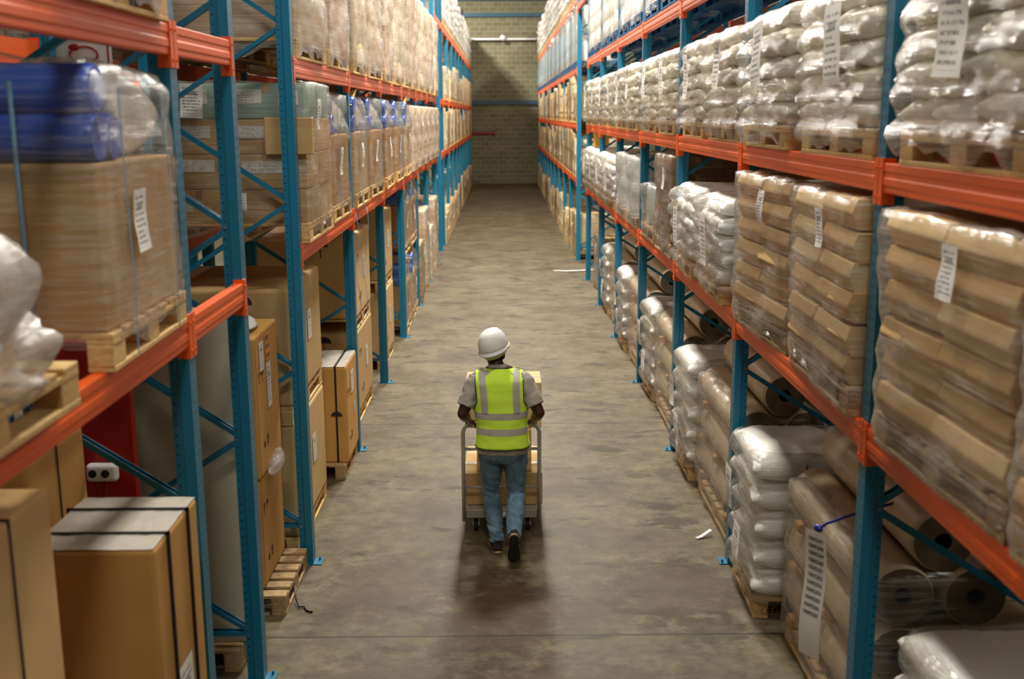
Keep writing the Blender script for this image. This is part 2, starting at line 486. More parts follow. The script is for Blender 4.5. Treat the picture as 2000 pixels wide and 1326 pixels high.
def m_block():
    t = NT('concrete_blockwork'); o = t.obj()
    mp = t.mapping(o, (1, 1, 1), (PI/2, 0, 0))
    cb = t.n('CombineXYZ'); sp = t.n('SeparateXYZ'); t.t.links.new(o, sp.inputs[0])
    t.t.links.new(sp.outputs[0], cb.inputs[0]); t.t.links.new(sp.outputs[2], cb.inputs[1])
    br = t.n('TexBrick'); t.t.links.new(cb.outputs[0], br.inputs['Vector'])
    br.inputs['Scale'].default_value = 1; br.inputs['Brick Width'].default_value = .44; br.inputs['Row Height'].default_value = .225
    br.inputs['Mortar Size'].default_value = .016; br.inputs['Mortar Smooth'].default_value = .3; br.inputs['Bias'].default_value = 0
    br.inputs['Color1'].default_value = srgb(136, 132, 106); br.inputs['Color2'].default_value = srgb(118, 113, 89)
    br.inputs['Mortar'].default_value = srgb(160, 156, 128)
    ns = t.noise(o, 1.3, 5, .6)
    c = t.mix(t.math('MULTIPLY', ns, .5), br.outputs[0], srgb(92, 86, 66))
    return t.done(t.bsdf(c, .9, 0, br.outputs['Fac'], -.4, .02, .2))
M['floor'] = m_floor(); M['block'] = m_block()
M['dark_wall'] = m_plain('painted_sheeting', srgb(104, 100, 92), .8)
M['girt'] = m_plain('blue_grey_girt', srgb(48, 86, 104), .5)
# ------------------------------------------------------------------ racking
def channel(p0, p1, w=.042, d=.03, t=.004):
    p0 = Vector(p0); p1 = Vector(p1)
    dv = p1 - p0; L = dv.length
    q = dv.to_track_quat('Z', 'Y').to_matrix().to_4x4()
    Mx = Matrix.Translation(p0) @ q
    mb = MB()
    poly = [(-w/2, -d/2), (w/2, -d/2), (w/2, d/2), (w/2-t, d/2), (w/2-t, -d/2+t), (-w/2+t, -d/2+t), (-w/2+t, d/2), (-w/2, d/2)]
    mb.prism(poly, 'z', 0, L, 0, Mx)
    return mb

def frame_proto(H, depth=1.06):
    r = empty('rack_upright')
    prof = [(0, -.05), (0, .05), (-.052, .05), (-.058, .038), (-.1, .038), (-.1, -.038), (-.058, -.038), (-.052, -.05)]
    prof = prof[::-1]
    pm = MB(); pm.prism(prof, 'z', 0, H)
    p = pm.build('post', M['steel_blue'], r)
    p2 = p.copy(); COL.objects.link(p2); p2.parent = r; p2.location = (-depth, 0, 0); p2.rotation_euler = (0, 0, PI)
    bm = MB(); bm.box(-.115, -.06, 0, .06, .06, .008); bm.tube([(.037, .03, .004), (.037, .03, .03)], .009, 6)
    b = bm.build('base_plate', M['brace_blue'], r)
    b2 = b.copy(); COL.objects.link(b2); b2.parent = r; b2.location = (-depth, 0, 0); b2.rotation_euler = (0, 0, PI)
    xf, xr = -.085, -depth+.085
    channel((xf, 0, .30), (xr, 0, .30)).build('brace', M['brace_blue'], r)
    z = .30
    while z + 1.22 < H:
        channel((xf, .0, z+.02), (xr, .0, z+.61)).build('brace', M['brace_blue'], r)
        channel((xr, .0, z+.63), (xf, .0, z+1.2)).build('brace', M['brace_blue'], r)
        z += 1.22
    bo = MB(); bo.tube([(-.082, -.042, 0), (-.082, .042, 0)], .007, 6)
    src = bo.build('bolt', M['bolt'], r); src.location = (0, 0, .30)
    z = 1.52
    while z < H:
        q = src.copy(); COL.objects.link(q); q.location = (0, 0, z); z += 1.22
    return r
FR = {'near': frame_proto(6.4), 'far': frame_proto(6.9)}
first_used = set()
def place_frame(kind, x, y, right, label, group):
    r = FR[kind]
    if kind in first_used: r = copy_tree(r)
    first_used.add(kind)
    r.location = (x, y, 0); r.rotation_euler = (0, 0, PI if right else 0)
    tag(r, label, 'rack upright', group)
    return r

BM = {}
def place_beam(L, x, y0, z, right, rear, label, group, mat='orange', h=.13):
    """front-left corner of the beam at its top; runs along +Y from y0"""
    key = (round(L, 3), mat, h)
    if key in BM:
        r = copy_tree(BM[key])
    else:
        r = empty('rack_beam')
        mb = MB(); k = h/.13
        prof = [(.004, 0), (.006, -.004), (.006, -.034*k), (.003, -.042*k), (.003, -.060*k), (.006, -.068*k), (.006, -.094*k), (.002, -.102*k), (.002, -.122*k), (0, -.13*k), (-.046, -.13*k), (-.046, 0)]
        mb.prism(prof, 'y', 0, L)
        mb.build('beam_bar', M[mat], r)
        for s, y in ((1, 0), (-1, L)):
            c = MB()
            c.box(-.004, min(y, y - s*.045), -.185*k, .010, max(y, y - s*.045), .02)
            c.box(-.05, min(y, y + s*.004), -.185*k, .010, max(y, y + s*.004), .02)
            for zz in (-.02, -.15*k):
                c.tube([(.008, y - s*.024, zz), (.017, y - s*.024, zz)], .007, 6)
            c.build('end_connector', M[mat], r)
        BM[key] = r
    right_eff = right
    r.rotation_euler = (0, 0, PI if right_eff else 0)
    # rotated beams run towards -Y, so start them at the far end
    r.location = (x, y0 + (L if right_eff else 0), z)
    return tag(r, label, 'rack beam', group)

ORD = ['first', 'second', 'third', 'fourth', 'fifth', 'sixth', 'seventh', 'eighth', 'ninth', 'tenth', 'eleventh', 'twelfth', 'thirteenth', 'fourteenth']

XR = 1.68
RN = [2.0, 4.9, 7.8, 10.64, 13.5, 16.37, 19.25, 22.2]            # right, near block
RF = [25.3 + 2.8*k for k in range(11)]                               # right, beyond the cross-aisle
LN0 = [2.1, 5.0, 6.1]
LN = [7.85, 10.7, 13.55, 16.45, 19.3, 22.2, 25.2]
LF = [27.3, 28.5] + [28.5 + 2.8*k for k in range(1, 10)]
def XL(y): return -1.46 - .0035*max(0, min(y, 25) - 7.8)
RL = [1.92, 3.13, 4.40]; LL = [2.43, 3.74]
RLF = [1.90, 3.13, 4.36, 5.90]; LLF = [2.42, 3.70, 5.55]
SH_R = ['lowest shelf', 'middle shelf', 'third shelf', 'top shelf']
SH_L = ['lower shelf', 'upper shelf', 'top shelf']

def block(kind, xs, right, ys, levels, side, where, shelves, front_only=False, row2=None, mat='orange', skip=()):
    for i, y in enumerate(ys):
        x = xs(y)
        place_frame(kind, x, y, right, f'blue steel rack upright, {side} {where}, {ORD[i]} from the camera', f'{side} {where} uprights')
    for i in range(len(ys)-1):
        y0, y1 = ys[i]+.05, ys[i+1]-.05
        x = xs((y0+y1)/2)
        for li, z in enumerate(levels):
            if (i, li) in skip: continue
            mm = mat if not callable(mat) else mat(i, li)
            place_beam(y1-y0, x, y0, z, right, False, f'orange front beam, {side} {where}, {shelves[li]}, {ORD[i]} bay from the camera', f'{side} {where} front beams', mm)
            xr = x + (1.06 if right else -1.06)
            place_beam(y1-y0, xr, y0, z, not right, True, f'orange rear beam, {side} {where}, {shelves[li]}, {ORD[i]} bay from the camera', f'{side} {where} rear beams', mm)

block('near', lambda y: XR, True, RN, RL, 'right', 'near rack', SH_R, mat=lambda i, l: 'orange_pink' if l == 2 else 'orange')
block('far', lambda y: XR, True, RF, RLF, 'right', 'far rack', SH_R, mat=lambda i, l: 'orange_pink' if l > 1 else 'orange')
block('near', lambda y: -1.46, False, LN0, LL, 'left', 'foreground rack', SH_L)
block('near', XL, False, LN, LL, 'left', 'near rack', SH_L, mat=lambda i, l: 'orange_pink' if l == 1 else 'orange')
block('far', lambda y: -1.52, False, LF, LLF, 'left', 'far rack', SH_L, mat=lambda i, l: 'orange_pink' if l == 2 else 'orange')
# high beams bridging the cross-aisle
place_beam(2.98, XR, 22.26, 5.72, True, False, 'orange beam bridging the cross-aisle high above the floor, right side', 'bridge beams', 'orange_pink')
place_beam(2.0, -1.52, 25.25, 5.55, False, False, 'orange beam bridging the cross-aisle high above the floor, left side', 'bridge beams', 'orange_pink')
# back-to-back row behind each near rack, glimpsed through the shelves
block('near', lambda y: 3.05+1.06, False, RN[1:6], RL, 'right', 'back row', SH_R)
block('near', lambda y: -2.85-1.06, True, LN0+LN[:3], LL, 'left', 'back row', SH_L)

# ------------------------------------------------------------------ pallets
def pallet_mb(dx=1.0, dy=1.2, seed=0, n=7):
    rnd = random.Random(seed)
    mb = MB()
    hx, hy = dx/2, dy/2
    w = dy/n*.72
    for i in range(n):                                   # deck boards run front to back
        y = -hy + w/2 + (dy-w)*i/(n-1) + (rnd.uniform(-.006, .006) if 0 < i < n-1 else 0)
        mb.box(-hx, y-w/2, .122, hx, y+w/2, .144)
    for x in (-hx+.05, 0, hx-.05):                       # stringer boards, blocks and bottom boards
        mb.box(x-.05, -hy, .100, x+.05, hy, .122)
        mb.box(x-.05, -hy, 0, x+.05, hy, .022)
        for y in (-hy+.07, 0, hy-.07):
            j = rnd.uniform(-.004, .004)
            mb.box(x-.048, y-.07+j, .022, x+.048, y+.07+j, .100)
    return mb
PM = {}
def pallet(parent, dx=1.0, dy=1.2, mat='wood', seed=0, n=7, name='pallet'):
    key = (dx, dy, mat, seed % 3, n)
    if key not in PM:
        o = pallet_mb(dx, dy, seed, n).build(name, M[mat], parent, bevel=.003)
        PM[key] = o
        return o
    o = PM[key].copy(); o.name = name; COL.objects.link(o); o.parent = parent; o.location = (0, 0, 0); o.rotation_euler = (0, 0, 0)
    return o

def inst(src, parent, loc, rz=0.0, rx=0.0, ry=0.0):
    o = src.copy(); COL.objects.link(o); o.parent = parent
    o.location = loc; o.rotation_euler = (rx, ry, rz)
    return o

# ------------------------------------------------------------------ stretch film shell
def rrect(s, hx, hy, r):
    """point and outward normal at arc fraction s of a rounded rectangle"""
    a, b = hx-r, hy-r
    segs = [('l', (hx, -b), (hx, b), (1, 0)), ('c', (a, b), 0), ('l', (a, hy), (-a, hy), (0, 1)), ('c', (-a, b), PI/2),
            ('l', (-hx, b), (-hx, -b), (-1, 0)), ('c', (-a, -b), PI), ('l', (-a, -hy), (a, -hy), (0, -1)), ('c', (a, -b), 1.5*PI)]
    Ls = [2*b if g[0] == 'l' and i % 4 == 0 else (2*a if g[0] == 'l' else PI/2*r) for i, g in enumerate(segs)]
    T = sum(Ls); d = (s % 1.0) * T
    for g, L in zip(segs, Ls):
        if d <= L + 1e-9:
            u = d / L
            if g[0] == 'l':
                return (g[1][0]*(1-u)+g[2][0]*u, g[1][1]*(1-u)+g[2][1]*u, g[3][0], g[3][1])
            an = g[2] + u*PI/2
            return (g[1][0]+math.cos(an)*r, g[1][1]+math.sin(an)*r, math.cos(an), math.sin(an))
        d -= L
    return (hx, -b, 1, 0)

def film_mb(hx, hy, z0, z1, seed=0, amp=.02, scallop=0, layers=5, N=84, dz=.035, r=.06, top=.12, hem=.05, lean=(0, 0), taper=0, topdrop=0.0, dome=0.0):
    mb = MB(); rnd = random.Random(seed); so = Vector((seed*3.7, seed*1.3, seed*.7))
    nz = max(6, int((z1-z0)/dz))
    rings = []
    for j in range(nz+1):
        t = j/nz; z = z0 + (z1-z0)*t
        sc = scallop*abs(math.sin(PI*layers*t)) - scallop*.35
        ring = []
        for k in range(N):
            x, y, nx, ny = rrect(k/N, hx, hy, r)
            p = Vector((x, y, z))
            w = noise.noise(Vector((x*2.4, y*2.4, z*3.2)) + so) * amp + noise.noise(Vector((x*8, y*8, z*14)) + so) * amp*.45
            w += noise.noise(Vector((x*2, y*2, z*60)) + so) * amp*.12
            d = sc + w - taper*t
            zz = z
            if j == 0: zz += noise.noise(Vector((x*7, y*7, 3)) + so)*hem
            if j == nz: zz += noise.noise(Vector((x*5, y*5, 9)) + so)*.02
            ring.append((x+nx*d+lean[0]*t, y+ny*d+lean[1]*t, max(zz, .012)))
        rings.append(ring)
    if top > 0:
        base = rings[-1]
        for q, (sh, up) in enumerate(((.35, .012+dome*.45), (.75, .0-topdrop+dome*.8), (1.0, -.012-topdrop+dome))):
            f = 1 - top*sh/min(hx, hy)
            rings.append([(x*f, y*f, z+up+noise.noise(Vector((x*9, y*9, q*3.1))+so)*.012) for x, y, z in base])
    mb.loft(rings, caps=False)
    return mb

def doc_label(parent, loc, w, h, face='x', tilt=0.0, mat='label', name='document_label', seed=0, curl=.012):
    """paper sheet; face 'x' looks along +x, 'y' along +y, '-y' along -y, 'z' up"""
    so = seed*1.7
    mb = MB()
    def bend(u, v):
        return Vector((0, 0, 0)) + nrm*(curl*(math.sin(v*4+so)*.6 + (1-v)*noise.noise(Vector((u*2+so, v*3, 0)))))
    if face == 'x': ax, up, nrm = Vector((0, 1, 0)), Vector((0, 0, 1)), Vector((1, 0, 0))
    elif face == 'y': ax, up, nrm = Vector((-1, 0, 0)), Vector((0, 0, 1)), Vector((0, 1, 0))
    elif face == '-y': ax, up, nrm = Vector((1, 0, 0)), Vector((0, 0, 1)), Vector((0, -1, 0))
    else: ax, up, nrm = Vector((0, 1, 0)), Vector((-1, 0, 0)), Vector((0, 0, 1))
    R = Matrix.Rotation(tilt, 3, nrm)
    ax = R @ ax; up = R @ up
    c = Vector(loc)
    mb.quad_uv(c-ax*w/2-up*h/2, c+ax*w/2-up*h/2, c+ax*w/2+up*h/2, c-ax*w/2+up*h/2, 0, 4, 8, bend)
    return mb.build(name, M[mat], parent, smooth=True)

# ------------------------------------------------------------------ sacks
def pillow_mb(lx, ly, lz, seed=0, nx=16, ny=12, seam=True, crisp=4):
    mb = MB(); so = Vector((seed*5.1, seed*2.3, seed))
    def P(u, v, s):
        pin = .05
        x = lx/2*u*(1-pin*(v*v)**2*.0 - .05*(1-v*v)*abs(u)**3*0)
        x = lx/2*u*(1 + .035*abs(v)**3); y = ly/2*v*(1 + .035*abs(u)**3)
        t = max(0, (1-abs(u)**crisp)*(1-abs(v)**crisp))**.42
        n1 = noise.noise(Vector((x*5, y*5, s*.5)) + so)
        n2 = noise.noise(Vector((x*14, y*14, s*1.5)) + so)
        z = s*lz/2*t*(1+.16*n1) + .012*n2*t
        edge = 1 - t
        z += .018*noise.noise(Vector((x*9, y*9, 5))+so)*edge
        return (x, y, z)
    us = [-math.cos(PI*i/nx) for i in range(nx+1)]; vs_ = [-math.cos(PI*j/ny) for j in range(ny+1)]
    idx = {}
    for s in (1, -1):
        for i, u in enumerate(us):
            for j, v in enumerate(vs_):
                rim = i in (0, nx) or j in (0, ny)
                if rim and s == -1: idx[(s, i, j)] = idx[(1, i, j)]; continue
                idx[(s, i, j)] = len(mb.v); mb.v.append(P(u, v, s))
    for s in (1, -1):
        for i in range(nx):
            for j in range(ny):
                q = [idx[(s, i, j)], idx[(s, i+1, j)], idx[(s, i+1, j+1)], idx[(s, i, j+1)]]
                if s == -1: q = q[::-1]
                mb.f.append(q); mb.m.append(0)
    return mb
SK = {}
def sack_src(kind, lx, ly, lz, seed):
    key = (kind, lx, ly, lz, seed)
    if key not in SK:
        o = pillow_mb(lx, ly, lz, seed).build('sack', M[kind], None, smooth=True)
        SK[key] = o.data; bpy.data.objects.remove(o)
    return SK[key]
def put_sack(parent, kind, size, seed, loc, rz, rx=0, ry=0):
    o = bpy.data.objects.new('sack', sack_src(kind, *size, seed % 4)); COL.objects.link(o)
    o.parent = parent; o.location = loc; o.rotation_euler = (rx, ry, rz)
    return o

def sack_load(seed=0, layers=5, lh=.14, mat='sack', film='film_s', near=1, doc=True, dx=1.0, dy=1.2, pm='wood', slump=.0):
    rnd = random.Random(seed)
    r = empty('wrapped_sack_pallet')
    pallet(r, dx, dy, pm, seed)
    z = .144
    for L in range(layers):
        zc = z + lh*(L+.5)
        t = L/(layers-1)
        off = lambda: rnd.uniform(-.016, .016)
        shr = 1 - (.05*t if L == layers-1 else 0)
        bx, by = dx/1.0, dy/1.2
        if L % 2 == 0: spec = [(.29*bx-.10, -.4*by, 0), (.29*bx-.10, 0, 0), (.29*bx-.10, .4*by, 0), (-.32*bx, -.3*by, 1), (-.32*bx, .3*by, 1)]
        else: spec = [(.32*bx-.02, -.3*by, 1), (.32*bx-.02, .3*by, 1), (-.2*bx, -.4*by, 0), (-.2*bx, 0, 0), (-.2*bx, .4*by, 0)]
        for x, y, turn in spec:
            size = (.64*bx, .42*by, lh*1.22) if not turn else (.64*by, .42*bx, lh*1.22)
            put_sack(r, mat, size, rnd.randrange(9), ((x+off())*shr, (y+off())*shr, zc+rnd.uniform(-.006, .006)), (PI/2 if turn else 0)+rnd.uniform(-.04, .04), rnd.uniform(-.04, .04), rnd.uniform(-.04, .04))
    h = z + layers*lh
    film_mb(dx/2+.035, dy/2+.035, .05, h-.03, seed, .035, .045, layers, top=.16, hem=.09, lean=(rnd.uniform(-.01, .03), rnd.uniform(-.02, .02))).build('stretch_film', M[film], r, smooth=True)
    if doc:
        doc_label(r, (dx/2+.085, near*dy*.10 + rnd.uniform(-.08, .08), h-.30+rnd.uniform(-.06, .06)), .25, .38, 'x', rnd.uniform(-.08, .08), seed=seed)
    return r

# ------------------------------------------------------------------ cartons
def carton_mb(lx, ly, lz, bow=0.0, decals=None, tape=True, flaps=True, open_seam=.004):
    """centre of base at origin; material 0 board, 1 tape, 2 ink"""
    mb = MB(); hx, hy = lx/2, ly/2
    n = 4
    rings = []
    for j, z in enumerate((0, lz*.33, lz*.66, lz)):
        b = bow*(1 if j in (1, 2) else 0) + (bow*.4 if j == 3 else 0)
        rings.append([(-hx-b*.3, -hy-b, z), (hx+b, -hy-b, z), (hx+b, hy+b, z), (-hx-b*.3, hy+b, z)])
    mb.loft(rings, 0)
    if tape:
        e = .0012
        mb.box(-.027, -hy-e-bow, lz-.07, .027, hy+e+bow, lz+e, 1) if lx < ly else mb.box(-hx-e, -.027, lz-.07, hx+e+bow, .027, lz+e, 1)
    return mb

def kraft_load(seed=0, rows=6, rh=.145, cols=2, near=1, film='film_brown', dx=1.0, dy=1.16, pm='wood_old', twist=.02, mat='card'):
    """low, wide cartons bowed under the film, two to a row"""
    rnd = random.Random(seed)
    r = empty('wrapped_carton_pallet')
    pallet(r, dx+.02, dy+.04, pm, seed)
    cw = dy/cols
    variants = []
    for q in range(3):
        mb = MB(); hx, hy = dx/2, cw/2-.010
        rings = []
        for j, t in enumerate((0, .42, .52, .62, 1)):
            b = [-.016, .010, .020, .018, .000][j] + q*.003
            rings.append([(-hx, -hy, rh*t), (hx+b, -hy, rh*t), (hx+b+.004, 0, rh*t), (hx+b-.004*q, hy, rh*t), (-hx, hy, rh*t)])
        mb.loft(rings)
        o = mb.build('carton', M[['card', 'card_lt', 'card'][q] if mat == 'card' else mat], None, bevel=.004)
        variants.append(o)
    lean = 0
    for L in range(rows):
        lean += rnd.uniform(-.006, .012)
        for c in range(cols):
            v = variants[rnd.randrange(3)]
            o = inst(v, r, (rnd.uniform(-.012, .012)+lean*.3, -dy/2+cw*(c+.5)+rnd.uniform(-.004, .004), .144+rh*L+rnd.uniform(0, .004)), rnd.uniform(-twist, twist), rnd.uniform(-.012, .012), rnd.uniform(-.02, .02))
            o.name = 'carton'
    for v in variants: bpy.data.objects.remove(v)
    h = .144 + rows*rh
    film_mb(dx/2+.03, dy/2+.022, .03, h+.01, seed, .022, .014, rows, top=.14, hem=.20, r=.03, lean=(.02, near*.01)).build('stretch_film', M[film], r, smooth=True)
    doc_label(r, (dx/2+.07, near*dy*.12, h-.16), .13, .20, 'x', rnd.uniform(-.05, .08)*near, seed=seed)
    for L in range(0, rows, 2):                               # end labels on the near side
        doc_label(r, (-.18, near*(dy/2+.03), .144+rh*L+rh*.55), .16, .10, 'y' if near > 0 else '-y', 0, 'label_few', 'carton_label', seed=L+seed)
    return r

def roll_mb(r, L, hole=.045, seg=40, mi_end=1):
    """wound roll lying along y, centred; material 0 side, 1 end, 2 core"""
    mb = MB()
    def ring(rad, y): return [(math.cos(2*PI*k/seg)*rad, y, math.sin(2*PI*k/seg)*rad) for k in range(seg)]
    side = [ring(r*.93, -L/2), ring(r*.985, -L/2+.012), ring(r, -L/2+.05), ring(r, L/2-.05), ring(r*.985, L/2-.012), ring(r*.93, L/2)]
    mb.loft([s[::-1] for s in side], 0, caps=False)
    for s in (-1, 1):
        rr = [ring(r*.93, s*L/2), ring(hole, s*(L/2-.004)), ring(hole, s*(L/2-.12))]
        if s > 0: rr = [q[::-1] for q in rr]
        mb.loft(rr[:2], 1, caps=False); mb.loft(rr[1:], 2, caps=False)
        c = ring(hole, s*(L/2-.12)); mb.add(c, [tuple(range(seg)) if s < 0 else tuple(reversed(range(seg)))], 2)
    return mb

def roll_load(seed=0, near=1, L=1.56, r=.16, film='film'):
    rnd = random.Random(seed)
    R = empty('wrapped_roll_pallet')
    pallet(R, 1.05, L-.1, 'wood', seed, 8)
    src = roll_mb(r, L).build('film_roll', [M['roll'], M['wound'], M['core']], None, smooth=True, auto=.6)
    xs = [.36, 0.0, -.36]
    z = .144+.02+r
    rows = []
    for row in range(3):
        for i, x in enumerate(xs):
            if row == 2 and i == 2: continue
            o = inst(src, R, (x, rnd.uniform(-.02, .02), z), 0, 0, rnd.uniform(0, 6)); o.name = 'film_roll'
        rows.append(z); z += 2*r+.008
    o = inst(src, R, (.17, rnd.uniform(-.03, .03), rows[2]+r*1.75)); o.name = 'film_roll'
    bpy.data.objects.remove(src)
    # folded card saddles wedged between the rows at the front
    for row in range(3):
        for y in ((-L*.40, L*.30), (-L*.44, -.05), (-L*.36, L*.40))[row]:
            mb = MB()
            zb = rows[row]-r
            mb.prism([(.30, zb-.012), (.50, zb-.035), (.535, zb-.01), (.53, zb+.035), (.46, zb+.045), (.30, zb+.02)], 'y', y-.045, y+.045)
            mb.build('card_saddle', M['card_amber'], R, bevel=.004)
    h = rows[2]+r
    film_mb(.56, L/2+.02, .07, h-.06, seed, .022, .01, 3, top=.20, hem=.10, r=.12, dome=.05, N=90).build('stretch_film', M[film], R, smooth=True)
    return R

def octabin(seed=0, near=1, dx=1.0, dy=1.12, bh=.62, strap=True, flap=False, film='film_h'):
    """kraft case with blue rolls on top under a cloudy film hood"""
    rnd = random.Random(seed)
    r = empty('wrapped_case_with_blue_rolls')
    pallet(r, dx, dy, 'wood', seed)
    c = MB(); c.loft([[(-dx/2+.02, -dy/2+.02, z), (dx/2-.02, -dy/2+.02, z), (dx/2-.02, dy/2-.02, z), (-dx/2+.02, dy/2-.02, z)] for z in (.144, .144+bh*.5, .144+bh)])
    c.build('case', M['card_amber'] if seed % 2 else M['card'], r, bevel=.012, seg=2)
    rr = .088; z = .144+bh+rr
    src = roll_mb(rr, dx-.05, .010, 28).build('blue_roll', [M['blue_roll'], M['blue_roll'], M['core']], None, smooth=True, auto=.6)
    for row in range(2):
        o = inst(src, r, (rnd.uniform(-.01, .02), near*(dy/2-.11-row*.02), z+row*rr*2.0), PI/2); o.name = 'blue_roll'
    o = inst(src, r, (rnd.uniform(-.02, .0), near*(dy/2-.11-2*rr), z), PI/2); o.name = 'blue_roll'
    pb = pillow_mb(dx-.14, dy-.44, rr*3.9, seed, 20, 14, crisp=6).build('soft_bundle', M['sack_g'], r, smooth=True, loc=(0, -near*.17, z-rr+rr*1.9))
    bpy.data.objects.remove(src)
    h = .144+bh+rr*3.9
    film_mb(dx/2, dy/2, .08, .144+bh, seed, .012, .0, 3, top=0, hem=.07, r=.03).build('stretch_film', M['film'], r, smooth=True)
    film_mb(dx/2+.01, dy/2+.01, .144+bh-.05, h, seed+5, .05, .02, 2, top=.34, hem=.02, r=.06, taper=.05, dome=.05).build('film_hood', M['film_h2'], r, smooth=True)
    doc_label(r, (dx/2+.02, near*.12, .144+bh*.62), .15, .24, 'x', .03, seed=seed)
    if strap:
        for y in (near*.28, -near*.30):
            m = MB(); pts = [(dx/2+.018+.05*math.exp(-((z_-.95)/.2)**2)*0, y + .012*math.sin(z_*5), z_) for z_ in [.02+.05*k for k in range(int(h/.05))]]
            m.tube(pts, .008, 4, 0, flat=(1, .3)); m.build('strap', M['strap_blue'], r)
        m = MB(); m.tube([(.22, near*(dy/2+.02), z_) for z_ in [.02+.06*k for k in range(int(h/.06))]], .009, 4); m.build('strap', M['strap_blue'], r)
    if flap:
        m = MB(); m.box(-.2, -.3, 0, .25, .3, .006, 0, Matrix.Translation((.22, near*.25, h+.02)) @ Matrix.Rotation(.35, 4, 'X')); m.build('card_flap', M['card'], r)
    return r

def box_stack(seed=0, near=1, rows=4, cols=2, dx=1.0, dy=1.16, h=1.0, pm='wood', mat='card', film='film', topmat=None, lab=True, fold=True, nx=2):
    """tall stack of plain cartons on a pallet under film"""
    rnd = random.Random(seed)
    r = empty('wrapped_carton_pallet')
    pallet(r, dx+.02, dy+.03, pm, seed)
    rh = h/rows; cw = dy/cols; cx = dx/nx
    src = {}
    for mm in {mat, topmat or mat}:
        mb = carton_mb(cx-.008, cw-.008, rh-.004, .004)
        src[mm] = mb.build('carton', [M[mm], M['tape']], None, bevel=.004)
    for L in range(rows):
        mm = topmat if (topmat and L == rows-1) else mat
        for c in range(cols):
            for q in range(nx):
                o = inst(src[mm], r, (-dx/2+cx*(q+.5)+rnd.uniform(-.005, .005), -dy/2+cw*(c+.5)+rnd.uniform(-.004, .004), .144+rh*L), rnd.uniform(-.012, .012)); o.name = 'carton'
                if lab and q == nx-1:
                    pass
        if lab and rows <= 6:
            for q in range(nx):
                doc_label(r, (-dx/2+cx*(q+.5)+rnd.uniform(-.05, .05), near*(dy/2+.004), .144+rh*(L+.5)), min(.34, cx*.6), rh*.3, 'y' if near > 0 else '-y', 0, 'label_few', 'carton_label', seed=L*3+q+seed, curl=.001)
    for o in src.values(): bpy.data.objects.remove(o)
    H = .144+h
    film_mb(dx/2+.02, dy/2+.02, .04, H+.005, seed, .03 if fold else .012, .006, rows, top=.14, hem=.10, r=.03).build('stretch_film', M[film], r, smooth=True)
    if near:
        doc_label(r, (dx/2+.05, near*dy*.2, H-.22), .13, .22, 'x', rnd.uniform(-.1, .1), seed=seed)
    return r
# ------------------------------------------------------------------ more kinds of load
def bale_stack(seed=0, near=1, layers=5, lh=.2, dx=1.2, dy=.8, doc=2):
    """big white woven sacks, two to a layer, stitched at the ends"""
    rnd = random.Random(seed); r = empty('wrapped_big_sack_pallet')
    p = pallet(r, dx, dy, 'wood', seed, 7)
    z = .144
    for L in range(layers):
        for c, x in enumerate((-dx/4, dx/4)):
            put_sack(r, 'sack_w', (.66, dy+.04, lh*1.2), L+c, (x*.96+rnd.uniform(-.012, .012), rnd.uniform(-.015, .015), z+lh*(L+.5)), rnd.uniform(-.03, .03), 0, rnd.uniform(-.05, .05))
        m = MB(); yy = near*(dy/2+.045)
        m.tube([(.30, yy, z+lh*(L+.2)), (.30, yy+near*.004, z+lh*(L+.8))], .006, 5); m.build('stitched_seam', M['thread'], r)
    h = z+layers*lh
    film_mb(dx/2+.03, dy/2+.03, .10, h-.02, seed, .03, .05, layers, top=.2, hem=.05, r=.09, N=90).build('stretch_film', M['film_s'], r, smooth=True)
    for q in range(doc):
        doc_label(r, (dx/2+.08, near*dy*(.28-.42*q)*-1+.0, h-.42-.30*q), .22, .30, 'x', .05, seed=seed+q)
    return r

def vroll_load(seed=0, near=1, rr=.24, h=.72, pm='wood_old', mats=('roll_clear', 'wound_c'), extra=False, pads=2, film='film'):
    rnd = random.Random(seed); r = empty('wrapped_upright_roll_pallet')
    pallet(r, 1.0, 1.12, pm, seed)
    src = roll_mb(rr, h, .04).build('film_roll', [M[mats[0]], M[mats[1]], M['core']], None, smooth=True, auto=.6)
    for x in (-.25, .25):
        for y in (-.27, .27):
            o = inst(src, r, (x, y, .144+h/2), 0, PI/2); o.name = 'film_roll'
    if extra:
        o = inst(src, r, (.1, near*.05, .144+h+rr), PI/2*0+.35, 0, 1.2); o.name = 'film_roll'
    bpy.data.objects.remove(src)
    film_mb(.52, .58, .03, .144+h+.01, seed, .028, .006, 3, top=.2, hem=.08, r=.16).build('stretch_film', M[film], r, smooth=True)
    return r

def white_roll_load(seed=0, near=1, h=1.15, pm='pblue', dy=1.2, n=3, clean=False):
    """tall columns of white wrapped rolls on a blue pallet"""
    rnd = random.Random(seed); r = empty('wrapped_white_roll_pallet')
    pallet(r, 1.0, dy, pm, seed)
    rr = dy/n/2-.004; k = 4
    mb = MB(); seg = 20
    rings = []
    for j in range(k):
        for t, q in ((0.0, .95), (.06, 1), (.94, 1), (1.0, .95)):
            rings.append([(math.cos(2*PI*i/seg)*rr*q, math.sin(2*PI*i/seg)*rr*q, h*(j+t)/k) for i in range(seg)])
    mb.loft(rings)
    src = mb.build('roll_column', M['sack_g'] if clean else M['sack_w'], None, smooth=True)
    for x in (-.28, .28) :
        for c in range(n):
            o = inst(src, r, (x, -dy/2+dy/n*(c+.5), .144), rnd.uniform(0, 3)); o.name = 'roll_column'
    bpy.data.objects.remove(src)
    film_mb(.5, dy/2+.01, .07, .144+h+.02, seed, .022, .01, k, N=60, dz=.07, top=.2, hem=.07, r=.12).build('stretch_film', M['film'], r, smooth=True)
    return r

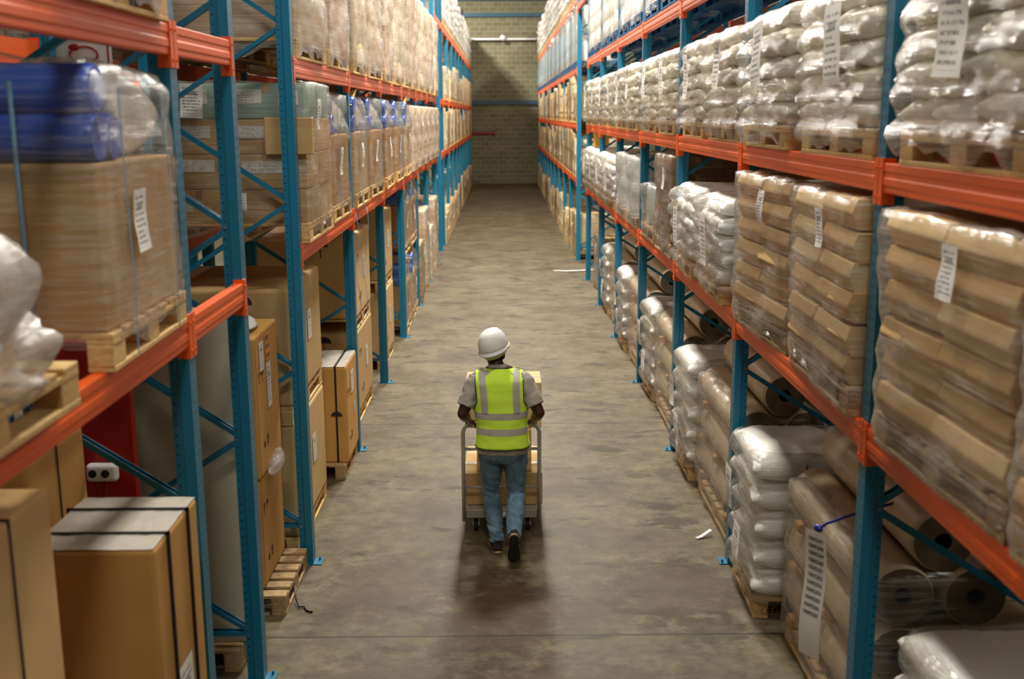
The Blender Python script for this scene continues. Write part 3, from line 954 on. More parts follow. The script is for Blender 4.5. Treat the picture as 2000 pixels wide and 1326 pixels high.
# cheaper loads for the far racks ------------------------------------------------
def far_box(seed=0, kind='tan', h=1.0, dy=.86, near=1):
    rnd = random.Random(seed); r = empty({'tan': 'wrapped_carton_pallet', 'crate': 'timber_crate_pallet', 'bag': 'wrapped_sack_pallet', 'roll': 'wrapped_white_roll_pallet'}[kind])
    dx = 1.0
    pallet(r, dx, dy, 'pblue' if kind == 'roll' else 'wood', seed, 5)
    mb = MB()
    if kind == 'tan':
        rows = 4; rh = h/rows
        for L in range(rows):
            for c in range(2):
                j = rnd.uniform(-.012, .012)
                mb.box(-dx/2+j, -dy/2+dy/2*c+.004, .144+rh*L+.003, dx/2+j, -dy/2+dy/2*(c+1)-.004, .144+rh*(L+1)-.003)
        mb.build('carton_stack', M[['card_lt', 'card_pale', 'card'][seed % 3]], r)
        film_mb(dx/2+.01, dy/2+.01, .08, .144+h+.01, seed, .02, 0, 3, N=36, dz=.12, top=.2, hem=.08, r=.03).build('stretch_film', M['film_s' if seed % 2 else 'film'], r, smooth=True)
    elif kind == 'crate':
        m = M['card_lt']
        for k in range(6):
            y = -dy/2+dy/6*(k+.5)
            mb.box(-dx/2, y-.05, .144, dx/2, y+.05, .144+h*(.9 + .1*rnd.random()))
        mb.box(-dx/2-.01, -dy/2, .25, dx/2+.01, dy/2, .31); mb.box(-dx/2-.01, -dy/2, h-.05, dx/2+.01, dy/2, h+.01)
        mb.build('crate_body', M['card_pale'] if seed % 2 else m, r)
        doc_label(r, (dx/2+.014, 0, .144+h*.6), .2, .26, 'x', 0, seed=seed)
    elif kind == 'bag':
        layers = 6; lh = h/layers
        for L in range(layers):
            for c in range(2):
                b = pillow_mb(1.0, dy/2*1.08, lh*1.25, seed+L+c, 8, 8)
                off = Vector((rnd.uniform(-.02, .05), -dy/4+dy/2*c+rnd.uniform(-.02, .02), .144+lh*(L+.5)))
                mb.add([Vector(v)+off for v in b.v], b.f)
        mb.build('sack_stack', M['sack_w'], r, smooth=True)
        film_mb(dx/2+.02, dy/2+.02, .1, .144+h-.02, seed, .03, .03, 6, N=40, dz=.06, top=.2, hem=.07, r=.06).build('stretch_film', M['film'], r, smooth=True)
    else:
        seg = 14; rr = dy/4-.004
        for x in (-.25, .25):
            for c in range(2):
                cx, cy = x, -dy/4+dy/2*c
                rings = []
                for j in range(3):
                    for t, q in ((0, .93), (.07, 1), (.93, 1), (1, .93)):
                        rings.append([(cx+math.cos(2*PI*i/seg)*rr*q, cy+math.sin(2*PI*i/seg)*rr*q, .144+h*(j+t)/3) for i in range(seg)])
                mb.loft(rings)
        mb.build('roll_stack', M['sack_w'], r, smooth=True)
        film_mb(dx/2, dy/2, .02, .144+h+.02, seed, .02, .0, 3, N=40, dz=.12, top=.2, hem=.05, r=.12).build('stretch_film', M['film'], r, smooth=True)
        s = MB(); s.box(dx/2+.018, -dy/2+.02, .3, dx/2+.024, -dy/2+.16, h*.9); s.build('blue_edge_strip', M['strap_blue'], r)
    return r

used = set()
def put(proto, side, x, y, z, label, cat, group=None, rz=0.0):
    r = proto if id(proto) not in used else copy_tree(proto)
    used.add(id(proto))
    r.location = (x, y, z)
    r.rotation_euler = (0, 0, (PI if side == 'right' else 0) + rz)
    return tag(r, label, cat, group)

R = random.Random(5)
def slots(a, b): return a + .74, b - .74
BN = lambda i: ORD[i]
NF = ['nearer pallet', 'farther pallet']

# ------------------------------------------------------------------ right rack, near block
sackP = [sack_load(s, 5, .14, 'sack', 'film_s', +1, dy=1.14) for s in (1, 2, 3, 4)]
for i in range(len(RN)-1):
    for k, y in enumerate(slots(RN[i], RN[i+1])):
        if i == 0 and k == 0: y = 2.78
        if i == 0 and k == 1: y = 4.10
        lab = {(0, 0): 'shrink-wrapped white sacks cut by the right picture edge, middle shelf, beside the nearest sacks',
               (0, 1): 'white sacks in film with a big hanging paper sheet, nearest whole load, middle right shelf',
               (1, 0): 'shrink-wrapped white sacks with a paper listing, just past the nearest blue upright, middle right shelf'}.get(
               (i, k), f'shrink-wrapped white sacks, right near rack, middle shelf, {BN(i)} bay from the camera, {NF[k]}')
        put(sackP[(i*2+k) % 4], 'right', 2.17 + R.uniform(-.02, .02), y, RL[1], lab, 'pallet of sacks', 'sack pallets on the middle right shelf', R.uniform(-.02, .02))
kraftP = [kraft_load(s, 6, .146, 2, +1) for s in (11, 12, 13)]
for j, (y, lab) in enumerate([(2.75, 'shrink-wrapped kraft cartons cut by the right picture edge, lowest shelf'),
                              (4.05, 'leaning stack of shrink-wrapped kraft cartons, nearest whole load on the lowest right shelf'),
                              (5.62, 'kraft cartons with torn film at the base, lowest right shelf, just past the nearest upright'),
                              (6.98, 'shrink-wrapped kraft cartons standing next to the white sacks, lowest right shelf')]):
    put(kraftP[j % 3], 'right', 2.16, y, RL[0], lab, 'pallet of cartons', 'carton pallets on the lowest right shelf', [0, .03, -.03, .05][j])
sackQ = [sack_load(s, 5, .128, 'sack_w', 'film_s', +1, True, 1.0, 1.04) for s in (21, 22)]
for j, (y, lab) in enumerate([(8.62, 'lumpy shrink-wrapped white sacks, lowest right shelf, directly beyond the kraft cartons'),
                              (9.92, 'lumpy shrink-wrapped white sacks, lowest right shelf, second past the kraft cartons'),
                              (17.1, 'small white sacks in film, lowest right shelf, beyond the bluish film rolls'),
                              (18.45, 'small white sacks in film, lowest right shelf, sixth bay, farther pallet'),
                              (20.0, 'small white sacks in film, lowest right shelf, last bay, nearer pallet'),
                              (21.4, 'small white sacks in film, lowest right shelf, last pallet before the cross-aisle')]):
    put(sackQ[j % 2], 'right', 2.14, y, RL[0], lab, 'pallet of sacks', 'sack pallets on the lowest right shelf', R.uniform(-.04, .04))
tall = box_stack(31, +1, 5, 2, 1.0, 1.1, .86, 'wood_old', 'card_dk', 'film_s', lab=False)
put(tall, 'right', 2.16, 11.35, RL[0], 'dark brown load in film, lowest right shelf, between the white sacks and the clear rolls', 'pallet of cartons')
vr = vroll_load(41, +1, .22, .46, extra=True)
put(vr, 'right', 2.16, 12.65, RL[0], 'upright clear film rolls with one roll lying on top, lowest right shelf', 'pallet of film rolls')
vr2 = vroll_load(42, +1, .26, .72, film='film_h')
put(vr2, 'right', 2.16, 14.25, RL[0], 'bluish shrink-wrapped film rolls, lowest right shelf, nearer of two alike', 'pallet of film rolls')
put(vr2, 'right', 2.16, 15.6, RL[0], 'bluish shrink-wrapped film rolls, lowest right shelf, farther of two alike', 'pallet of film rolls')
wr = [white_roll_load(s, +1, 1.1) for s in (51, 52)]
for i in range(2, 7):
    for k, y in enumerate(slots(RN[i], RN[i+1])):
        put(wr[(i+k) % 2], 'right', 2.17, y, RL[2], f'white rolls on blue pallet, right near rack, third shelf, {BN(i)} bay, {NF[k]}', 'pallet of rolls', 'roll pallets on the third right shelf')
# ground level right
baleP = [bale_stack(s) for s in (61, 62)]
rollP = [roll_load(s) for s in (71, 72)]
put(baleP[0], 'right', 2.38, 4.06, .0, 'big white sacks under cloudy film at the bottom right corner of the picture', 'pallet of sacks', 'big sack pallets on the floor', .03)
put(rollP[0], 'right', 2.34, 5.84, 0, 'pallet of long brown film rolls with a hanging number list, nearest on the right floor', 'pallet of film rolls', 'roll pallets on the floor')
put(baleP[1], 'right', 2.28, 7.22, 0, 'tall stack of big white sacks, between the nearest rolls and the second right upright', 'pallet of sacks', 'big sack pallets on the floor', -.03)
put(rollP[1], 'right', 2.28, 8.74, 0, 'pallet of brown film rolls on the right floor, just beyond the second upright', 'pallet of film rolls', 'roll pallets on the floor')
put(baleP[0], 'right', 2.30, 10.06, 0, 'stack of big white sacks on the right floor against the third upright', 'pallet of sacks', 'big sack pallets on the floor')
put(rollP[0], 'right', 2.30, 11.62, 0, 'pallet of brown film rolls on the right floor beyond the third upright', 'pallet of film rolls', 'roll pallets on the floor')
put(baleP[1], 'right', 2.34, 12.92, 0, 'stack of big white sacks on the right floor against the fourth upright', 'pallet of sacks', 'big sack pallets on the floor', .03)
put(rollP[1], 'right', 2.30, 14.45, 0, 'pallet of brown film rolls on the right floor beyond the fourth upright', 'pallet of film rolls', 'roll pallets on the floor')
put(baleP[0], 'right', 2.32, 15.75, 0, 'stack of big white sacks on the right floor against the fifth upright', 'pallet of sacks', 'big sack pallets on the floor')
put(rollP[0], 'right', 2.32, 17.35, 0, 'pallet of brown film rolls on the right floor beyond the fifth upright', 'pallet of film rolls', 'roll pallets on the floor')
put(baleP[1], 'right', 2.36, 18.65, 0, 'stack of big white sacks on the right floor against the sixth upright', 'pallet of sacks', 'big sack pallets on the floor')
bs1 = box_stack(33, +1, 4, 2, 1.0, 1.1, .9, 'wood_old', 'card', 'film_s', lab=False)
put(bs1, 'right', 2.3, 20.9, 0, 'brown cartons in film on the right floor, last bay before the cross-aisle', 'pallet of cartons')

# the long number list hanging on the nearest rolls
def number_list():
    r = empty('number_list', (1.70, 5.62, .37), .55, 'long white paper list of numbers hanging from a blue strap on the brown rolls', 'paper list')
    mb = MB()
    w = .15; h = .74
    def bend(u, v): return Vector((-.012*math.sin(v*7)-.01*(1-v), 0, 0))
    mb.quad_uv((0, w/2, 0), (0, -w/2, 0), (0, -w/2, h), (0, w/2, h), 0, 3, 16, bend)
    mb.build('sheet', M['paper'], r, smooth=True)
    for k in range(11):
        cu = bpy.data.curves.new('digits', 'FONT'); cu.body = '15060923%03d' % (47 + k*(1 if k < 7 else 1)); cu.size = .0245; cu.align_x = 'CENTER'; cu.extrude = .0004
        o = bpy.data.objects.new('digits', cu); COL.objects.link(o); o.parent = r
        v = .93 - k*.058
        o.location = (-.012*math.sin(v*7)-.01*(1-v)-.003, 0, v*h-.008); o.rotation_euler = (PI/2, 0, -PI/2)
        o.scale = (.82, 1.25, 1)
        bpy.context.view_layer.update()
        me = bpy.data.meshes.new_from_object(o.evaluated_get(bpy.context.evaluated_depsgraph_get()))
        p = bpy.data.objects.new('number_line', me); COL.objects.link(p); p.parent = r; p.location = o.location; p.rotation_euler = o.rotation_euler; p.scale = o.scale
        me.materials.clear(); me.materials.append(M['ink'])
        bpy.data.objects.remove(o)
    s = MB(); s.tube([(0, 0, h), (.03, -.04, h+.05), (.10, -.18, h+.14), (.22, -.42, h+.27)], .008, 6)
    s.build('blue_strap', m_plain_blue, r, smooth=True)
    s = MB(); s.ell((.005, -.005, h+.015), .018, .03, .022, 10, 6); s.build('knot', m_plain_blue, r, smooth=True)
m_plain_blue = m_plain('dark_blue_strap', srgb(28, 44, 140), .35)
number_list()
# ------------------------------------------------------------------ back rows
backP = box_stack(81, +1, 3, 2, 1.0, 1.16, .8, 'wood_old', 'card_dk', 'film_brown', lab=True)
for j, (y, z) in enumerate([(6.0, RL[0]), (8.6, RL[0]), (9.9, RL[0]), (11.5, RL[0]), (12.8, RL[0]), (5.6, 0), (7.0, 0), (8.6, 0), (11.4, 0), (11.5, RL[1]), (12.8, RL[1])]):
    put(backP, 'right', 3.62, y, z, f'dark brown cartons in the row behind the right rack, {"floor" if z == 0 else ("lowest shelf" if z < 2 else "middle shelf")}, {j+1} along', 'pallet of cartons', 'cartons in the row behind')
for j, (y, z) in enumerate([(7.0, LL[0]), (8.6, LL[0]), (9.9, LL[0]), (8.6, 0), (9.9, 0), (4.25, 0), (2.95, 0), (4.2, LL[1]), (7.1, LL[1]), (8.6, LL[1]), (9.9, LL[1]), (4.3, LL[0]), (7.0, 0), (11.5, LL[0]), (11.5, 0)]):  # upper-shelf loads are added to darken the view of the bright wall
    put(backP, 'left', -3.42, y, z, f'dark brown cartons in the row behind the left rack, {"floor" if z == 0 else ("lower shelf" if z < 3 else "upper shelf")}, {j+1} along', 'pallet of cartons', 'cartons in the row behind')

# ------------------------------------------------------------------ left rack shelves
XLP = -1.95
octa0 = octabin(90, -1, 1.0, 1.0, .61)
put(octa0, 'left', -1.93, 4.39, LL[0], 'large kraft case with blue rolls under cloudy film, blue straps, nearest on the left shelf', 'pallet case', None, .02)
octP = [octabin(s, -1, 1.0, 1.1, .60, flap=(s == 92), strap=(s != 93)) for s in (91, 92, 93)]
labelled = box_stack(95, -1, 4, 2, 1.06, 1.1, 1.0, 'wood', 'card', 'film', 'card_teal', lab=False)
for (x, z, w, h) in [(-.34, .28, .06, .10), (0.05, .30, .07, .13), (-.30, .56, .34, .085), (.24, .55, .36, .085), (-.32, .80, .34, .085), (.16, .80, .30, .085), (-.25, 1.05, .18, .10), (.08, 1.05, .30, .10), (.42, 1.04, .14, .10)]:
    doc_label(labelled, (x, -.556, z), w, h, '-y', 0, 'label_few', 'carton_label', seed=int(x*50), curl=.001)
doc_label(labelled, (-.26, -.60, 1.02), .16, .24, '-y', -.04, seed=5)
m_ = carton_mb(.34, .05, .26, .002); m_.build('loose_carton', [M['card'], M['tape']], labelled, bevel=.006, loc=(.42, -.585, .64))
put(labelled, 'left', XLP, 8.55, LL[0], 'wrapped cartons with long white labels and a teal top layer, left lower shelf', 'pallet of cartons')
lst = []
for i in range(6):
    for k, y in enumerate(slots(LN[i], LN[i+1])):
        if (i, k) == (0, 0): continue
        lst.append((i, k, y))
greyP = box_stack(97, -1, 4, 2, 1.0, 1.1, .9, 'wood', 'card_lt', 'film_h', lab=False)
for n, (i, k, y) in enumerate(lst):
    if n < 6:
        lab = {0: 'kraft case with blue rolls under film on the pallet marked M, left lower shelf',
               1: 'kraft case with blue rolls, left near rack, lower shelf, second bay, nearer pallet'}.get(n, f'kraft case with blue rolls under film, left near rack, lower shelf, {BN(i)} bay, {NF[k]}')
        o = put(octP[[2, 1, 0, 2, 0, 1][n] if n else 0], 'left', XLP, y, LL[0], lab, 'pallet case', 'cases with blue rolls on the left lower shelf', R.uniform(-.03, .03))
        if n == 0:
            pass
    else:
        put(greyP, 'left', XLP-.02, y, LL[0], f'pale cartons in cloudy film, left near rack, lower shelf, {BN(i)} bay, {NF[k]}', 'pallet of cartons', 'pale carton pallets on the left lower shelf', R.uniform(-.03, .03))
tallP = [box_stack(s, -1, 6, 2, 1.0, 1.1, 1.40, 'wood', ['card', 'card_amber', 'card_lt'][s % 3], 'film_h', lab=False) for s in (101, 102, 103)]
for i in range(6):
    for k, y in enumerate(slots(LN[i], LN[i+1])):
        put(tallP[(i*2+k+1) % 3], 'left', XLP, y, LL[1], f'tall shrink-wrapped carton stack, left near rack, upper shelf, {BN(i)} bay, {NF[k]}', 'pallet of cartons', 'tall carton pallets on the left upper shelf', R.uniform(-.03, .03))
put(tallP[1], 'left', -1.93, 4.28, LL[1], 'wrapped load on a light pallet at the top left corner, above the nearest left shelf', 'pallet of cartons')
# pallet block letter M on the first blue-roll case
def flat_text(body, size, loc, rot, mat, parent, name='printed_letters'):
    cu = bpy.data.curves.new('t', 'FONT'); cu.body = body; cu.size = size; cu.align_x = 'CENTER'; cu.extrude = .0008
    o = bpy.data.objects.new('t', cu); COL.objects.link(o)
    bpy.context.view_layer.update()
    me = bpy.data.meshes.new_from_object(o.evaluated_get(bpy.context.evaluated_depsgraph_get()))
    bpy.data.objects.remove(o)
    me.materials.clear(); me.materials.append(mat)
    p = bpy.data.objects.new(name, me); COL.objects.link(p); p.parent = parent; p.location = loc; p.rotation_euler = rot
    return p
for o in COL.objects:
    if o.get('label', '').startswith('kraft case with blue rolls under film on the pallet'): mcase = o
flat_text('M', .085, (.43, -.561, .035), (PI/2, 0, 0), M['ink_teal'], mcase)
for o in list(COL.objects):
    if o.get('label', '').startswith('tall stack of big white sacks'): bcase = o
fr = flat_text('E7', .055, (.49, .404, .042), (PI/2, 0, PI), M['ink_brown'], bcase)
mo = MB(); mo.tube([(.49+.055*math.cos(a*PI/8), .4035, .061+.032*math.sin(a*PI/8)) for a in range(17)], .0018, 5, caps=False); mo.build('stamp_ring', M['ink_brown'], bcase)

# crumpled plastic heap on the nearest left pallet
def heap():
    r = empty('plastic_wrapped_bundle', (-1.88, 2.88, LL[0]), 0, 'crumpled clear plastic bundle on a pallet at the left picture edge', 'plastic bundle')
    pallet(r, 1.0, 1.16, 'wood', 2)
    mb = MB()
    for (c, rx, ry, rz) in [((.08, .05, .40), .44, .46, .28), ((.34, .05, .24), .17, .48, .20), ((-.1, -.25, .3), .3, .3, .2), ((.30, -.1, .34), .24, .4, .24), ((-.1, -.25, .3), .3, .3, .2)]:
        mb.ell(c, rx, ry, rz, 40, 26)
    vs = []
    for v in mb.v:
        p = Vector(v); n = noise.noise(p*5)*.05 + abs(noise.noise(p*11))*.05
        vs.append(p*(1+n*.9)+Vector((n, n*.5, n*.4)))
    mb.v = [tuple(p) for p in vs]
    mb.build('plastic_cover', M['film_h'], r, smooth=True)
    c = MB(); c.box(-.42, -.5, .144, .36, .45, .40); c.build('carton', M['card'], r, bevel=.01)
heap()

# ------------------------------------------------------------------ left floor
def symbol_decals(mb, x, y0, z0, sgn=1, s=1.0, mi=2, which=('arrows', 'glass', 'umbrella', 'hand')):
    """small printed handling marks on a face at x, running along y"""
    e = .0015
    X0, X1 = (x, x+e) if sgn > 0 else (x-e, x)
    for n, w in enumerate(which):
        y = y0 + n*.10*s
        if w == 'arrows':
            for dy_ in (0, .03*s):
                mb.box(X0, y+dy_-.004*s, z0, X1, y+dy_+.004*s, z0+.06*s, mi)
                mb.prism([(y+dy_-.014*s, z0+.055*s), (y+dy_+.014*s, z0+.055*s), (y+dy_, z0+.085*s)], 'x', X0, X1, mi)
        elif w == 'glass':
            mb.prism([(y-.016*s, z0+.085*s), (y-.012*s, z0+.05*s), (y-.003*s, z0+.04*s), (y-.003*s, z0+.01*s), (y-.014*s, z0), (y+.014*s, z0), (y+.003*s, z0+.01*s), (y+.003*s, z0+.04*s), (y+.012*s, z0+.05*s), (y+.016*s, z0+.085*s)], 'x', X0, X1, mi)
        elif w == 'umbrella':
            pts = [(y+.035*s*math.cos(a*PI/8), z0+.05*s+.03*s*math.sin(a*PI/8)) for a in range(9)]
            mb.prism(pts, 'x', X0, X1, mi)
            mb.box(X0, y-.002*s, z0, X1, y+.002*s, z0+.05*s, mi)
        else:
            mb.prism([(y-.025*s, z0+.02*s), (y+.01*s, z0), (y+.03*s, z0+.03*s), (y+.012*s, z0+.055*s), (y-.012*s, z0+.05*s)], 'x', X0, X1, mi)

def big_carton(name, x0, y0, z0, dx, dy, dz, mat, label, cat='carton', straps=0, sheet=False, near_umbrella=False, lab=None, round_=.018, seam=True, group=None, marks=True, s=1.0):
    r = empty(name, (x0+dx/2, y0+dy/2, z0), 0, label, cat, group)
    hx, hy = dx/2, dy/2
    mb = MB()
    mb.loft([[(-hx, -hy, z), (hx, -hy, z), (hx, hy, z), (-hx, hy, z)] for z in (0, dz*.5, dz)])
    mb.build('box_body', M[mat], r, bevel=round_, seg=3)
    d = MB()
    if marks:
        symbol_decals(d, hx+.0005, -hy+dy*.15, dz*.66, 1, s, 0, ('glass', 'umbrella'))
        symbol_decals(d, hx+.0005, -hy+dy*.25, dz*.18, 1, s, 0, ('hand', 'arrows'))
    if near_umbrella:
        dd = MB(); symbol_decals(dd, 0, 0, 0, 1, 2.4, 0, ('umbrella',))
        mx = Matrix.Translation((hx*.35, -hy-.0005, dz*.74)) @ Matrix.Rotation(-PI/2, 4, 'Z')
        d.add([mx @ Vector(v) for v in dd.v], dd.f)
    if seam:
        d.box(hx+.0003, -hy+.035, .02, hx+.0012, -hy+.041, dz-.02)
    if d.v: d.build('printed_marks', M['ink'], r)
    if lab:
        for (yy, zz, w, h, mt) in lab:
            doc_label(r, (hx+.004, yy, zz), w, h, 'x', 0, mt, 'document_label' if mt == 'label' else 'sticker', curl=.001, seed=int(zz*10))
    e = .013 if sheet else .004
    for q in range(straps):
        y = -hy + dy*((q+.6)/(straps+.2))
        m = MB(); w = .006
        for (a, b) in (((-hx-e, -.0), (-hx, dz)), ((hx, 0), (hx+e, dz))):
            m.box(a[0], y-w, .0, b[0], y+w, dz+e)
        m.box(-hx-e, y-w, dz, hx+e, y+w, dz+e)
        m.build('strap', M['strap_black'], r)
    if sheet:
        g = MB(); n = 14
        pts = {}
        for i in range(n+1):
            for j in range(n+1):
                u = -1+2*i/n; v = -1+2*j/n
                x = u*(hx-.004); y = v*(hy-.004)
                pts[i, j] = len(g.v); g.v.append((x, y, dz+.002+.008*abs(noise.noise(Vector((x*9, y*14, z0))))))
        for i in range(n):
            for j in range(n):
                g.f.append([pts[i, j], pts[i+1, j], pts[i+1, j+1], pts[i, j+1]]); g.m.append(0)
        g.build('plastic_top_sheet', M['sheet'], r, smooth=True)
    return r

def floor_pallet(x, y, z, dx, dy, mat, label, rz=0, group=None, seed=0):
    """bare pallet with its boards and blocks as parts"""
    r = empty('wooden_pallet', (x, y, z), rz, label, 'pallet', group)
    hx, hy = dx/2, dy/2; n = 6; w = dy/n*.7
    src = MB(); src.box(-hx, -w/2, .122, hx, w/2, .144); s0 = src.build('deck_board', M[mat], None, bevel=.003)
    for i in range(n):
        o = inst(s0, r, (0, -hy+w/2+(dy-w)*i/(n-1), 0)); o.name = 'deck_board'
    bpy.data.objects.remove(s0)
    for nm, zz in (('stringer_board', .1), ('bottom_board', 0)):
        b = MB(); b.box(-.05, -hy, zz, .05, hy, zz+.022); s0 = b.build(nm, M[mat], None, bevel=.002)
        for xx in (-hx+.05, 0, hx-.05):
            o = inst(s0, r, (xx, 0, 0)); o.name = nm
        bpy.data.objects.remove(s0)
    b = MB(); b.box(-.048, -.07, .022, .048, .07, .100); s0 = b.build('block', M[mat], None, bevel=.002)
    for xx in (-hx+.05, 0, hx-.05):
        for yy in (-hy+.07, 0, hy-.07):
            o = inst(s0, r, (xx, yy, 0)); o.name = 'block'
    bpy.data.objects.remove(s0)
    return r

# nearest cartons at the bottom left
floor_pallet(-1.61, 4.28, 0, .56, .70, 'wood_old', 'pallet under the strapped kraft carton at the bottom left')
big_carton('strapped_carton', -1.85, 3.98, .144, .49, .60, 1.56, 'card_amber', 'tall kraft carton with two dark straps and a white plastic top, bottom left', straps=2, sheet=True, marks=False,
           lab=[(-.02, .78, .20, .34, 'label')], seam=False)
floor_pallet(-2.05, 3.22, 0, .9, .74, 'wood_old', 'pallet under the strapped carton cut by the left picture edge')
big_carton('strapped_carton', -2.16, 2.90, .144, .62, .62, 1.98, 'card', 'brown strapped carton cut by the left picture edge', straps=1, marks=False, seam=False, sheet=False)
big_carton('strapped_carton', -2.46, 4.28, .0, .5, .62, 1.95, 'card_amber', 'upright kraft carton with a strap, behind the white-topped carton at the left', straps=1, marks=False, seam=False)
# fridge-sized taupe case behind the foreground uprights
floor_pallet(-2.25, 6.38, 0, 1.24, .42, 'wood_old', 'pallet under the tall taupe case behind the blue uprights')
big_carton('appliance_case', -2.86, 6.28, .144, 1.27, .30, 2.06, 'card_taupe', 'tall plain taupe case standing behind the two foreground blue uprights', marks=False, seam=False, round_=.01)
# two slim cartons on the pallet that sticks out into the aisle
floor_pallet(-1.95, 7.36, 0, .90, .84, 'wood_old', 'empty-edged wooden pallet sticking out into the aisle at the left, under two slim cartons')
big_carton('slim_carton', -2.21, 7.04, .144, .55, .74, .78, 'card_amber', 'lower of two slim kraft cartons on the protruding left pallet', straps=0, s=.9)
big_carton('slim_carton', -2.20, 7.04, .93, .55, .74, .98, 'card_amber', 'upper slim kraft carton with stickers and white foam on top, left of the aisle', sheet=False, s=.9,
           lab=[(-.17, .82, .13, .20, 'label'), (.03, .85, .15, .19, 'label_yel'), (.03, .58, .13, .32, 'label')])
def foam(x, y, z, rx, ry, rz_, label, mat, name='foam_sheet', cat='packing foam', k=6):
    mb = MB(); mb.ell((0, 0, rz_*.6), rx, ry, rz_, 24, 14)
    mb.v = [tuple(Vector(v)*(1+.35*noise.noise(Vector(v)*k+Vector((x, y, z)))) if v[2] > .02 else (v[0], v[1], max(v[2], -.0))) for v in mb.v]
    o = mb.build(name, M[mat], None, smooth=True, loc=(x, y, z)); tag(o, label, cat); return o
foam(-1.93, 7.38, 1.91, .24, .30, .05, 'white packing foam spilling from the top of the upper slim carton', 'white_plastic', k=5)
foam(-1.62, 7.42, .90, .05, .20, .07, 'crumpled plastic squeezed between the two slim cartons', 'film_h', 'crumpled_plastic', 'plastic', 9)
# double-stacked large cartons
def double(y0, dy, labelb, xf=-1.60, mat='card', m2='card', dz=.90, num=''):
    dx = 1.1
    for lv in (0, 1):
        z = lv*(dz+.144)
        nm = ['lower', 'upper'][lv]
        floor_pallet(xf-dx/2, y0+dy/2, z, dx, dy, 'wood', f'pallet under the {nm} large carton, {labelb}', group='pallets under the large cartons')
        big_carton('large_carton', xf-dx+.01, y0+.01, z+.144, dx, dy-.02, dz, mat if lv == 0 else m2, f'{nm} large kraft carton with handling marks, {labelb}', near_umbrella=True, round_=.03,
                   lab=[(.1, dz*.55, .16, .24, 'label')], group='large cartons on the left floor')
double(7.98, 1.36, 'left floor, beside the first near-rack upright')
double(11.55, 1.36, 'left floor, second bay of the near rack')
double(14.25, 1.3, 'left floor, third bay of the near rack')
floor_pallet(-1.86, 10.19, 0, .74, .84, 'wood_old', 'small pallet under the strapped carton with the plastic top, left side of the aisle')
big_carton('strapped_carton', -2.00, 9.84, .144, .53, .74, .92, 'card_amber', 'small kraft carton with one black strap and plastic top, left edge of the aisle', straps=0, sheet=True, marks=True, s=.9, near_umbrella=False,
           lab=[(.02, .70, .18, .22, 'label'), (.12, .42, .07, .12, 'label')])
for o in list(COL.objects):
    if o.get('label', '').startswith('small kraft carton with one black'):
        m = MB(); hx, hy = .265, .37
        m.box(.16, -hy-.005, 0, .178, -hy, .93); m.box(.16, -hy, .925, .178, hy, .934); m.box(.16, hy, 0, .178, hy+.004, .92)
        m.build('strap', M['strap_black'], o)
        dd = MB(); symbol_decals(dd, 0, 0, 0, 1, 1.5, 0, ('umbrella',)); mx = Matrix.Translation((.17, -hy-.0055, .38)) @ Matrix.Rotation(-PI/2, 4, 'Z')
        d = MB(); d.add([mx @ Vector(v) for v in dd.v], dd.f); d.build('printed_mark', M['ink'], o)
# farther floor loads, left near rack
for j, (y, p, t) in enumerate([(17.2, octP[0], 'kraft case with blue rolls'), (18.55, octP[1], 'kraft case with rolls and flap'), (20.05, bs1, 'brown carton stack in film'), (21.4, tallP[0], 'tall brown carton stack in film'), (22.95, greyP, 'pale carton stack in film'), (24.4, tallP[2], 'tall carton stack in film')]):
    put(p, 'left', XLP-.06, y, 0, f'{t}, left floor, near rack, {["fourth", "fourth", "fifth", "fifth", "sixth", "sixth"][j]} bay, {NF[j % 2]}', 'pallet load', None, .02)
for j, (y, p) in enumerate([(17.2, octP[0]), (18.55, octP[2])]):
    put(p, 'left', XLP-.06, y, 1.23, f'kraft case stacked on another case, left floor, near rack, fourth bay, {NF[j]}', 'pallet load')

# ------------------------------------------------------------------ far racks
tanP = [far_box(s, 'tan', h, .79) for s, h in ((201, .92), (202, .72), (203, .84), (204, .55))]
crP = [far_box(s, 'crate', h, .79) for s, h in ((211, .96), (212, .76))]
bagP = [far_box(s, 'bag', h, .74) for s, h in ((221, 1.35), (222, 1.2))]
whP = [far_box(s, 'roll', h, .82) for s, h in ((231, 1.26), (232, 1.2))]
P3 = ['nearest pallet', 'middle pallet', 'farthest pallet']
def fill(ys, side, x, z, kinds, where, shelf, skip=0.0):
    g = f'pallets on the {side} far rack, {shelf}'
    for i in range(len(ys)-1):
        a, b = ys[i]+.08, ys[i+1]-.08
        if b-a < 2: continue
        for k in range(3):
            if R.random() < skip: continue
            p = kinds[R.randrange(len(kinds))]
            y = a + (b-a)*(k+.5)/3
            what = {'tan': 'wrapped cartons', 'crate': 'timber crate', 'bag': 'wrapped white sacks', 'roll': 'wrapped white rolls'}[{'wrapped_carton_pallet': 'tan', 'timber_crate_pallet': 'crate', 'wrapped_sack_pallet': 'bag', 'wrapped_white_roll_pallet': 'roll'}[p.name.split('.')[0]]]
            put(p, side, x, y, z, f'{what}, {side} far rack, {shelf}, {BN(i)} bay past the cross-aisle, {P3[k]}', 'pallet load', g, R.uniform(-.03, .03))
fill(RF, 'right', 2.17, 0, tanP+crP, 'far', 'floor')
fill(RF, 'right', 2.17, RLF[0], crP+tanP, 'far', 'lowest shelf')
fill(RF, 'right', 2.17, RLF[1], crP+tanP, 'far', 'middle shelf', .06)
fill(RF, 'right', 2.17, RLF[2], whP, 'far', 'third shelf')
fill(RF, 'right', 2.17, RLF[3], bagP, 'far', 'top shelf')
fill(LF, 'left', -2.0, 0, tanP+crP, 'far', 'floor')
fill(LF, 'left', -2.0, LLF[0], crP+tanP, 'far', 'lower shelf', .06)
